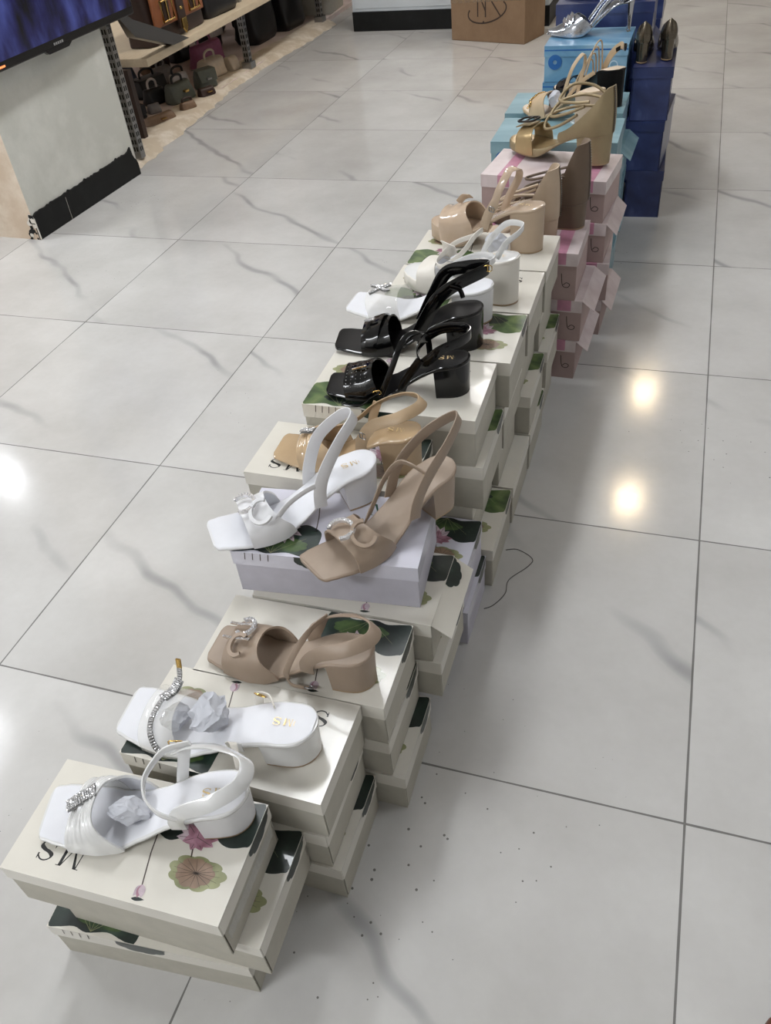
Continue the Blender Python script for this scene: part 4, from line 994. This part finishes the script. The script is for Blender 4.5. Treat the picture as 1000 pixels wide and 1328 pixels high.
# 16 -- black sandal with beige cords
Q16 = Shoe('sandal', 'black sandal with square heel and thin beige cords by the sky-blue box', (.858, 1.915, .4122), R_(141), .262, .098, plat=.012, shape='rd')
Q16.sole('black_insole', 'beige_insole', 'black_insole', k=(.97, .98), tip='dark_rubber')
Q16.band('vamp', 'black_patent', skew(.84, .84, .82), skew(.60, .66, .58), hg(.95), thick=.003)
for i in range(4):
    Q16.cord('cord', 'nude_leather', [Q16.P(.58-.05*i, 1.0, .004), Q16.P(.50-.05*i, .7, .046+.008*i), Q16.P(.46-.04*i, -.2, .062+.007*i), Q16.P(.54-.05*i, -1.0, .010)], .0022)
Q16.strap('back_strap', 'nude_leather', [Q16.P(.42, -1.0, 0), Q16.P(.30, -1.05, .034), Q16.P(.16, -.9, .050), Q16.P(.05, -.3, .052)], .018, wdir=[X, (.6, 0, .8), Z, Z])
Q16.strap('black_strap', 'black_insole', [Q16.P(.22, -1.0, .040), Q16.P(.08, -.7, .052), Q16.P(-.02, .0, .056), Q16.P(-.04, .4, .050)], .010)

# 17 -- silver slingback pump
def pump(label, loc, yaw, L, H, m_, mi, ws=1, shape='pt', cat='pump', sling=True, fb=.62, heel=.14, kk=(.45, .5)):
    S = Shoe('pump', label, loc, R_(yaw), L, H, plat=.004, shape=shape, cat=cat, heel_len=heel, ws=ws)
    S.sole(m_, mi, m_, k=kk)
    S.band('vamp', m_, lambda v: .985, skew(fb-.12, fb+.04, fb-.12), lambda s: .010+.052*(1-sstep(.55, 1.0, s)), thick=.002, lining=mi, pw=.6, low=.5)
    if sling:
        S.strap('slingback', m_, [S.P(.50, 1.0, .008), S.P(.34, 1.05, .026), S.P(.16, 1.05, .042), S.P(.02, .7, .054), S.P(-.01, 0, .056), S.P(.02, -.7, .054), S.P(.16, -1.05, .042), S.P(.34, -1.05, .026), S.P(.50, -1.0, .008)], .010)
    else: S.counter(m_, .5, .052, .014, lining=mi, zipper=False, curve=1.1)
    return S
S17 = pump('silver pointed slingback pump on the sky-blue box', (.838, 2.325, .5106), -167, .262, .088, 'silver_foil', 'silver_foil', ws=1.15, heel=.10)
S17.band('bow', 'silver_foil', skew(.80, .82, .80), skew(.70, .70, .70), lambda s: .014+.058*(1-sstep(.55, 1.0, s)), rib=.006, thick=.002, v0=.2, v1=.8)
S17.strap('heel_cup', 'silver_foil', [S17.P(.18, 1.05, .026), S17.P(.03, .8, .034), S17.P(-.01, 0, .036), S17.P(.03, -.8, .034), S17.P(.18, -1.05, .026)], .058)
# ------------------------------------------------------------------ shoes at the far end, tissue, thread
S18 = pump('bronze foil closed pump standing on edge-stacked blue boxes, nearer of two', (.912, 2.19, .4552), 92, .22, .060, 'bronze_foil', 'bronze_foil', .80, shape='rd', sling=False, heel=.2, kk=(.8, .85))
S18b = pump('bronze foil closed pump standing on edge-stacked blue boxes, farther of two', (.982, 2.22, .4552), 92, .22, .060, 'bronze_foil', 'bronze_foil', .80, shape='rd', sling=False, heel=.2, kk=(.8, .85))
S19 = Shoe('sandal', 'taupe sandal with tall block heel at the far right end of the row', (.885, 2.86, .5656), R_(178), .25, .09, plat=.02, shape='rd')
S19.sole('taupe_leather', 'taupe_insole', 'beige_leather', k=(.95, .96)); S19.band('vamp', 'taupe_leather', skew(.84, .85, .84), skew(.58, .66, .56), hg(1.0), thick=.003)
S20 = pump('black closed pump on top of the dark blue boxes', (.86, 2.55, .5656), 180, .27, .060, 'black_patent', 'black_insole', shape='rd', sling=False, heel=.2, kk=(.8, .85))
g_e = 'dark blue boxes standing on edge'
for i in range(3):
    o = far('blue', .29, .118, .15, 0, 0, 0, 0, f"narrow dark blue shoebox standing on edge beside the sky-blue stack, {['bottom', 'middle', 'topmost'][i]} of three", g_e)
    o.location = (.956-.004*i, 2.285, i*.1512); o.rotation_euler = (0, 0, PI/2+R_([2, -3, 1][i]))
def at(S, s, a, dz):
    return S.root.location + Matrix.Rotation(S.root.rotation_euler.z, 3, 'Z') @ S.P(s, a, dz)
gt_ = 'tissue stuffing'
crumpled('tissue_paper', 'crumpled tissue paper inside the front white pleated sandal', at(A, .572, .05, .0215), (.033, .0205, .0185), 2, rot=(0, 0, A.root.rotation_euler.z), group=gt_, amp=.3, sub=5)
crumpled('tissue_paper', 'crumpled tissue paper under the clear vamp of the jewelled white sandal', at(B, .715, .0, .018), (.026, .026, .015), 5, rot=(0, 0, B.root.rotation_euler.z), group=gt_, amp=.3, sub=5)
crumpled('tissue_paper', 'crumpled tissue paper behind the clear vamp of the jewelled white sandal', at(B, .51, .0, .031), (.032, .032, .026), 8, rot=(0, 0, B.root.rotation_euler.z), group=gt_, amp=.35, sub=5)
crumpled('tissue_paper', 'crumpled tissue paper beside the tall heel of the beige platform sandal', (.715, 1.0, .400), (.030, .022, .030), 13, group=gt_, amp=.3)
crumpled('tissue_paper', 'crumpled tissue paper inside the white platform sandal', at(K, .50, -.1, .022), (.02, .018, .016), 15, group=gt_, amp=.3)
crumpled('tissue_paper', 'crumpled tissue paper inside the nude sandal with the chain', at(P15, .56, .1, .032), (.024, .024, .026), 17, group=gt_, amp=.3)
tag(MB().tube(cat_rom([(.834, .334, .001), (.849, .347, .001), (.864, .38, .001), (.864, .416, .001), (.893, .459, .001), (.896, .482, .001), (.865, .5, .001), (.842, .494, .001)], 8), .0007, 'thread', 5).build('thread', smooth=60), 'thin dark thread lying on the tiles beside the boxes', 'thread')
sh = Shoe('shoe', 'toe of a brown leather shoe at the bottom right corner', (1.398, -.445, .0), R_(112), .262, .02, plat=.012, shape='rd', cat='shoe')
sh.sole('dark_rubber', 'dark_brown', 'dark_rubber', k=(.98, .98), tip='dark_rubber'); sh.band('upper', 'shoe_brown', lambda v: .99, tri(.5, .45), lambda s: .012+.05*(1-sstep(.5, 1, s)), thick=.002, pw=.6); sh.counter('shoe_brown', .5, .055, .04, zipper=False)

# ------------------------------------------------------------------ television on the pillar
tv = thing('television', 'large television with a dark blue picture in front of the pillar', 'television', (-1.10, 1.72, .555))
MB().box(-.018, .012, -.165, .905, .0, .64, 'bezel').build('frame', tv, smooth=0, bevel=.004)
MB().box(.0122, .0135, -.152, .892, .028, .626, 'screen_picture').build('screen', tv, smooth=0)
MB().add([(.0, .30, .004), (.014, .30, .004), (.014, .32, -.010), (.0, .32, -.010), (.0, .47, .004), (.014, .47, .004), (.014, .44, -.010), (.0, .44, -.010)], [(0, 1, 2, 3), (4, 7, 6, 5), (1, 5, 6, 2), (3, 2, 6, 7), (0, 3, 7, 4), (0, 4, 5, 1)], 'bezel').build('sensor_bar', tv, smooth=0)
mb = MB()
for k in range(5): mb.box(.0123, .0129, .36+.012*k, .368+.012*k, .009, .017, 'screen_logo')
mb.build('badge', tv, smooth=0)
MB().box(.0123, .0131, .04, .085, .010, .016, 'led_amber').build('indicator', tv, smooth=0)
MB().add([(-.004, .80, .0), (-.004, .86, .0), (-.03, .90, -.02), (-.14, 1.44, -.207), (-.155, 1.33, -.207), (-.10, .98, -.10), (.008, .80, .0), (.008, .86, .0), (-.0, .90, -.02), (-.09, 1.46, -.207), (-.10, 1.33, -.207), (-.06, .98, -.10)],
         [(0, 1, 2, 3, 4, 5), (11, 10, 9, 8, 7, 6)]+[(i, (i+1) % 6, 6+(i+1) % 6, 6+i) for i in range(6)], 'bezel').build('foot', tv, smooth=30)

# ------------------------------------------------------------------ display shelf with perforated posts
sf = thing('display_shelf', 'wooden display shelf on perforated steel posts left of the aisle', 'shelf', (-1.22, 2.83, .022))
MB().box(-.92, .0, .0, 1.75, .288, .322, 'shelf_wood').build('board', sf, smooth=0, bevel=.003)
def post(x, y, h, m_='steel', w=.034):
    mb = MB(); mb.box(x-w/2, x+w/2, y-w/2, y+w/2, 0, h, m_)
    k = .03
    while k < h-.03:
        mb.box(x+w/2, x+w/2+.0008, y-.010, y-.003, k, k+.018, 'slot_black'); mb.box(x+w/2, x+w/2+.0008, y+.003, y+.010, k, k+.018, 'slot_black')
        mb.box(x-.010, x-.003, y-w/2-.0008, y-w/2, k, k+.018, 'slot_black'); mb.box(x+.003, x+.010, y-w/2-.0008, y-w/2, k, k+.018, 'slot_black'); k += .03
    return mb
p1 = post(-.10, 1.15, .286).build('post', sf, smooth=0)
MB().box(-.13, -.07, 1.12, 1.18, 0, .035, 'steel').build('post_foot', p1, smooth=0, bevel=.003)
post(-.10, 1.15, 1.6).build('upper_post', sf, smooth=0).location = (0, 0, .323)
post(.032, -.283, 1.9, 'steel', .034).build('post', sf, smooth=0)
MB().box(-.16, -.08, -.05, -.02, 0, .288, 'dark_brown').build('side_panel', sf, smooth=0)
MB().box(-.60, -.56, 1.03, 1.08, 0, .288, 'dark_metal').build('inner_post', sf, smooth=0)
MB().box(-.88, -.80, .12, 1.62, .270, .2875, 'cabinet_white').build('added_fill_strip', sf, smooth=0)  # unlit body for the fill added under the board
s2 = thing('display_shelf', 'second wooden shelf further back, over the dark bags', 'shelf', (-1.22, 4.62, .022))
MB().box(-.62, -.02, .0, 1.6, .30, .334, 'shelf_wood').build('board', s2, smooth=0, bevel=.003)
p2 = post(-.09, .46, .298).build('post', s2, smooth=0)
MB().box(-.12, -.06, .43, .49, 0, .035, 'steel').build('post_foot', p2, smooth=0, bevel=.003)

# ------------------------------------------------------------------ bags
def bag(label, loc, yaw, L, D, H, m_, flap=None, handle=None, clasp=None, taper=.7, seed=1, tilt=0, group='bags on the platform', name='handbag', cat='bag', lean=0):
    t = thing(name, label, cat, loc, (lean, tilt, yaw), group); r = random.Random(seed); rows = []; n = 28
    for k in range(11):
        q = k/10; hw = L/2*(1-(1-taper)*.35*q)*(1 if k not in (0, 10) else .93); hd = D/2*(1-(1-taper)*q**1.3)*(1 if k not in (0, 10) else .8); row = []
        for i in range(n):
            a = 2*PI*i/n; c_, s_ = math.cos(a), math.sin(a); e = .45
            row.append((hw*abs(c_)**e*(1 if c_ > 0 else -1)+.012*L*math.sin(5*a+seed+q*4), hd*abs(s_)**.6*(1 if s_ > 0 else -1)*(1+.08*math.sin(3*a+q*5+seed)), H*q*(1-.05*(1-abs(c_))*q)))
        rows.append(row)
    mb = MB(); mb.grid(rows, m_, False, True); mb.f += [tuple(range(n)), tuple(10*n+i for i in range(n))]; mb.m += [0, 0]
    mb.build('body', t, smooth=60)
    if flap:
        fr = []
        for k in range(9):
            u = k/8; y = -D/2*(taper+(1-taper)*max(0, (u-.35)/.65))-.006 if u > .35 else D/2*taper*(1-2*u/.35); z = H*1.02 if u <= .35 else H*(1.02-.62*(u-.35)/.65)
            fr.append([(x*L*.47*(1-.12*u*u*(abs(x) > .9)), y, z) for x in (-1, -.95, -.5, 0, .5, .95, 1)])
        MB().grid(fr, flap).build('flap', t, smooth=50)
    if handle:
        m2, hh, w = handle
        pts = [(-L*w, 0, H*.96), (-L*w*.9, 0, H+hh*.7), (0, 0, H+hh), (L*w*.9, 0, H+hh*.7), (L*w, 0, H*.96)]
        MB().tube(cat_rom(pts, 6), .006, m2, 8).build('handle', t, smooth=60)
    if clasp:
        MB().box(-.014, .014, -D/2-.012, -D/2*.8, H*.5, H*.62, clasp).build('clasp', t, smooth=0, bevel=.003)
    return t
# the brown satchel on the shelf: front with straps, square buckles and a lock
bt = thing('satchel', 'brown leather satchel with two gold buckles on the wooden shelf', 'bag', (-1.27, 3.27, .3445), (0, 0, R_(90)))
rows = []
for k in range(9):
    q = k/8; w_, d_ = .27*(1-.04*q), .075*(1-.2*q)
    rows.append([(w_*abs(math.cos(a))**.25*(1 if math.cos(a) > 0 else -1), .08+d_*abs(math.sin(a))**.5*(1 if math.sin(a) > 0 else -1), .36*q+.004) for a in [2*PI*i/32 for i in range(32)]])
mb = MB(); mb.grid(rows, 'dark_brown', False, True); mb.f += [tuple(range(32)), tuple(8*32+i for i in range(32))]; mb.m += [0, 0]
mb.build('body', bt, smooth=60)
MB().box(-.235, .235, -.006, .006, .065, .36, 'brown_bag').build('front_panel', bt, smooth=0, bevel=.008)
for x in (-.125, .125):
    MB().box(x-.028, x+.028, -.014, -.004, .08, .37, 'dark_brown').build('strap', bt, smooth=0, bevel=.002)
    mb = MB().tube([(x-.05, -.018, .085), (x+.05, -.018, .085), (x+.05, -.018, .165), (x-.05, -.018, .165)], .006, 'gold_metal', 8, True); mb.tube([(x, -.018, .085), (x, -.018, .165)], .004, 'gold_metal', 8)
    mb.build('buckle', bt, smooth=60)
MB().box(-.034, .034, -.016, -.006, .03, .37, 'dark_brown').build('center_strap', bt, smooth=0, bevel=.002)
mb = MB()
for z in (.11, .16, .21, .26): mb.cyl((0, 0, 0), .009, .007, .005, 'gold_metal', 14, Matrix.Translation((0, -.016, z)) @ Matrix.Rotation(PI/2, 4, 'X'))
mb.build('eyelets', bt, smooth=40)
lk = MB().add([(-.022, -.024, .07), (.022, -.024, .07), (.022, -.024, .03), (0, -.024, .006), (-.022, -.024, .03), (-.022, -.016, .07), (.022, -.016, .07), (.022, -.016, .03), (0, -.016, .006), (-.022, -.016, .03)], [(0, 1, 2, 3, 4), (9, 8, 7, 6, 5)]+[(i, (i+1) % 5, 5+(i+1) % 5, 5+i) for i in range(5)], 'gold_metal').build('lock', bt, smooth=0, bevel=.002)
MB().tube(cat_rom([(-.10, .08, .36), (-.09, .08, .42), (0, .08, .45), (.09, .08, .42), (.10, .08, .36)], 6), .008, 'dark_brown', 8).build('handle', bt, smooth=60)
gsf = 'black bags on the wooden shelf'
bag('black slouchy bag on the shelf right of the brown satchel', (-1.33, 3.72, .3445), R_(88), .32, .16, .26, 'black_bag', handle=('black_bag', .12, .25), seed=4, group=gsf)
bag('black bag with flap at the far end of the wooden shelf', (-1.33, 4.24, .3445), R_(92), .34, .16, .24, 'black_bag', flap='black_bag', clasp='steel', seed=7, group=gsf)
# on the platform
z0 = .0225
bag('grey-green tote lying at the front of the bag pile', (-1.43, 3.37, z0), R_(75), 0.175, 0.105, 0.091, 'grey_green_bag', clasp='gold_metal', handle=('black_bag', 0.032, .2), seed=2, taper=.5)
bag('stiff grey-green flap bag beside the kerb', (-1.40, 3.60, z0), R_(60), 0.119, 0.091, 0.091, 'grey_green_bag', flap='grey_green_bag', clasp='steel', seed=3, taper=.6)
bag('cream bucket bag with layered base by the steel post', (-1.47, 3.82, z0), R_(80), 0.168, 0.119, 0.091, 'cream_bag', handle=('cream_bag', 0.040, .25), seed=5, taper=.8)
bag('magenta bag behind the cream bag', (-1.62, 4.06, z0), R_(80), 0.280, 0.098, 0.119, 'pink_bag', handle=('pink_bag', 0.032, .2), seed=6, taper=.6)
bag('flat brown clutch nearest the kerb', (-1.36, 3.03, z0), R_(70), 0.182, 0.063, 0.035, 'tan_bag', clasp='gold_metal', seed=8, taper=.6)
bag('small olive-brown pouch in front of the tote', (-1.315, 3.235, z0), R_(65), 0.091, 0.049, 0.035, 'tan_bag', handle=('dark_brown', 0.016, .3), seed=9, taper=.6)
bag('small silver-grey pouch beside the flat brown clutch', (-1.47, 3.17, z0), R_(60), 0.070, 0.049, 0.042, 'grey_bag', seed=10, taper=.6)
bag('dark brown bag with black strap at the left of the pile', (-1.64, 3.16, z0), R_(70), 0.168, 0.084, 0.056, 'dark_brown', handle=('black_bag', 0.048, .3), seed=12, taper=.5)
bag('black quilted bag in the middle of the pile', (-1.66, 3.46, z0), R_(72), 0.182, 0.112, 0.091, 'black_bag', flap='black_bag', clasp='steel', handle=('black_bag', 0.040, .25), seed=13, taper=.6)
bag('pale grey ruched bag in the middle of the pile', (-1.71, 3.69, z0), R_(75), 0.140, 0.098, 0.084, 'grey_bag', handle=('grey_bag', 0.032, .2), seed=14, taper=.5)
bag('blue-grey bag with round handle at the back left', (-1.90, 3.58, z0), R_(75), 0.182, 0.112, 0.112, 'blue_grey_bag', handle=('blue_grey_bag', 0.048, .25), seed=15, taper=.6)
bag('navy bag with white rim at the far left of the pile', (-2.14, 3.70, z0), R_(75), 0.154, 0.105, 0.105, 'blue_grey_bag', flap='white_bag', seed=16, taper=.8)
bag('tan bag behind the black quilted bag', (-1.90, 3.92, z0), R_(75), 0.168, 0.098, 0.098, 'tan_bag', flap='dark_brown', seed=17, taper=.7)
bag('black bag with white tag and strap behind the ruched bag', (-1.86, 4.17, z0), R_(80), 0.154, 0.098, 0.140, 'black_bag', handle=('white_bag', 0.040, .2), clasp='white_bag', seed=18, taper=.7)
bag('upright black bag with white lining showing at the top', (-1.80, 4.44, z0), R_(80), 0.182, 0.112, 0.168, 'black_bag', flap='white_bag', seed=19, taper=.9)
bag('black pouch with white strap between the tote and the quilted bag', (-1.552, 3.325, z0), R_(68), .13, .08, .075, 'black_bag', handle=('white_bag', .04, .2), seed=31, taper=.5)
bag('off-white pouch between the stiff green bag and the black quilted bag', (-1.545, 3.58, z0), R_(70), .12, .08, .08, 'white_bag', handle=('black_bag', .03, .3), seed=32, taper=.5)
bag('dark brown pouch lying in front of the stiff green bag', (-1.325, 3.46, z0), R_(64), .10, .06, .04, 'dark_brown', clasp='gold_metal', seed=33, taper=.6)
bag('pale pink pouch right of the cream bag', (-1.41, 3.945, z0), R_(82), .08, .09, .07, 'cream_bag', seed=34, taper=.6)
bag('low black purse behind the flat brown clutch', (-1.52, 3.045, z0), R_(66), .14, .08, .06, 'black_bag', flap='black_bag', clasp='gold_metal', seed=35, taper=.6)
gk = 'dark bags under the second shelf'
for i, (x, y, l, h) in enumerate([(-1.56, 4.62, .30, .26), (-1.50, 4.95, .26, .26), (-1.78, 5.06, .36, .26), (-2.02, 4.78, .36, .26)]):
    bag(['black shopper in the dark bay right behind the near steel post', 'black tote under the second shelf, closest to the aisle', 'large black bag deep under the second shelf', 'wide black bag at the back of the dark bay'][i], (x, y, z0), R_(85), l, .2, h, 'black_bag', handle=('black_bag', .01, .2), seed=21+i, taper=.8, group=gk)
bx = thing('carton', 'pale grey carton on the platform behind the far steel post', 'box', (-1.52, 5.42, z0), (0, 0, R_(3)))
MB().box(-.2, .2, -.15, .15, 0, .27, 'grey_card').build('body', bx, smooth=0, bevel=.003); MB().box(-.2, .2, -.003, .003, .27, .2712, 'packing_tape').build('tape', bx, smooth=0)

# ------------------------------------------------------------------ cabinet and carton at the back
cb = thing('display_cabinet', 'white display cabinet on a black plinth at the back', 'cabinet', (-.40, 5.16, 0))
MB().box(-.605, .615, -.275, .275, .106, .95, 'cabinet_white').build('body', cb, smooth=0, bevel=.003)
MB().box(-.608, .618, -.28, .278, 0, .106, 'black_base').build('plinth', cb, smooth=0, bevel=.002)
MB().box(-.59, .60, -.279, -.2755, .125, .93, 'cabinet_white').build('front_panel', cb, smooth=0, bevel=.002)
MB().box(-.60, .61, -.27, .27, .95, .97, 'cabinet_glass').build('glass_top', cb, smooth=0)
ct = thing('carton', 'brown cardboard carton with a black oval mark in front of the cabinet', 'box', (.149, 4.457, 0), (0, 0, math.atan2(-.146, .451)))
W_, Dp, Hc = .474, .24, .34
MB().box(-W_, 0, 0, Dp, 0, Hc, 'kraft').build('body', ct, smooth=0, bevel=.004)
mb = MB(); Mf = Matrix.Translation((-W_/2-.0, -.0006, .155)) @ Matrix.Rotation(PI/2, 4, 'X')
def arc(rx, ry, a0, a1, tilt, w, cx=0, cy=0):
    pts = []
    for k in range(25):
        a = a0+(a1-a0)*k/24; x, y = rx*math.cos(a), ry*math.sin(a)
        pts.append((cx+x*math.cos(tilt)-y*math.sin(tilt), cy+x*math.sin(tilt)+y*math.cos(tilt)))
    stroke(mb, pts, w, 0, 'kraft_ink', Mf)
arc(.125, .055, R_(150), R_(385), R_(14), .008)
for x0, y0, x1, y1 in ((-.06, -.03, -.06, .10), (-.01, -.03, -.01, .10), (-.06, .10, -.01, -.0), (.02, .06, .085, -.02), (-.03, -.062, -.02, -.05)):
    stroke(mb, [(x0, y0), (x1, y1)], .008, 0, 'kraft_ink', Mf)
mb.build('printed_mark', ct, smooth=0, fixn=False)
mb = MB(); mb.add([(-W_-.0008, -.0008, .185), (.0008, -.0008, .215), (.0008, -.0008, .235), (-W_-.0008, -.0008, .205)], [(0, 1, 2, 3)], 'packing_tape'); mb.add([(.0008, -.0008, .215), (.0008, Dp, .2), (.0008, Dp, .22), (.0008, -.0008, .235)], [(0, 1, 2, 3)], 'packing_tape')
mb.build('tape', ct, smooth=0, fixn=False)


# rippled clear tape on the end of the front box
fb = [o for o in COL.objects if o.get('label', '').endswith('carrying the white pleated sandal at the front, topmost of its stack')][0]
MB().grid([[(.1392+.0009*math.sin(k*1.9)*math.sin(k*.43+1)+.0012, -.064+.0022*k, z) for z in (.030, .036, .042, .050)] for k in range(58)], 'clear_film').build('adhesive_tape', fb, smooth=60)
# ------------------------------------------------------------------ camera, light, render look
def camera():
    f, p, y, r = 1067.48078, .720159567, -.38472445, -.117464842
    loc = (1.06455791, -.659049363, 1.14748438)
    cy, sy, cp, sp = math.cos(y), math.sin(y), math.cos(p), math.sin(p)
    fw = Vector((sy*cp, cy*cp, -sp)); rt = Vector((cy, -sy, 0)); up = rt.cross(fw)
    cr, sr = math.cos(r), math.sin(r)
    R, U = cr*rt+sr*up, -sr*rt+cr*up
    c = bpy.data.cameras.new('camera'); c.sensor_fit = 'HORIZONTAL'; c.sensor_width = 36; c.lens = f/1000*36; c.clip_start = .02
    o = bpy.data.objects.new('camera', c); COL.objects.link(o)
    M = Matrix((R, U, -fw)).transposed().to_4x4(); M.translation = loc
    o.matrix_world = M; SC.camera = o
camera()
def area(name, loc, sx, sy, e, rgb, rot=(0, 0, 0), spread=PI):
    d = bpy.data.lights.new(name, 'AREA'); d.shape = 'RECTANGLE'; d.size, d.size_y = sx, sy; d.energy = e; d.color = rgb; d.spread = spread
    o = bpy.data.objects.new(name, d); o.location = loc; o.rotation_euler = rot; COL.objects.link(o); return o
COOL, WARM = (.95, .975, 1.0), (1.0, .84, .62)
area('light_row_front', (-.12, 1.25, 2.86), .25, 1.2, 62, COOL)
area('light_row_back', (-.02, 3.9, 2.86), .25, 1.2, 45, (1, .95, .9))
area('light_row_rear', (-.02, 6.6, 2.86), .25, 1.2, 35, (1, .94, .88))
area('light_left', (-2.9, 1.0, 2.86), 1.2, .6, 70, COOL)
area('light_platform', (-4.6, 3.0, 2.86), .6, 1.2, 50, (1, .97, .94))
area('fill_behind', (-1.0, -2.5, 2.86), 1.6, .4, 120, COOL)  # added fill from behind the camera, lifts the faces towards it
area('fill_bay', (-2.06, 3.70, .325), .08, 1.5, 20, (1, .95, .93))  # added fill meant to brighten the bags and wall of the bay
area('light_right', (2.6, 1.0, 2.86), .6, 1.2, 6, COOL)
for x, y in ((1.04, 4.09), (1.04, 5.50)):
    area('light_warm', (x, y, 2.87), .14, .14, 10, WARM)
area('light_white', (-3.89, 3.35, 2.87), .16, .16, 9, COOL)
w = bpy.data.worlds.new('world'); SC.world = w; w.use_nodes = True
w.node_tree.nodes['Background'].inputs['Color'].default_value = (.8, .85, .9, 1); w.node_tree.nodes['Background'].inputs['Strength'].default_value = .3
vs = SC.view_settings; vs.view_transform = 'Standard'; vs.look = 'None'; vs.gamma = 1; vs.use_curve_mapping = False; vs.exposure = -1.0
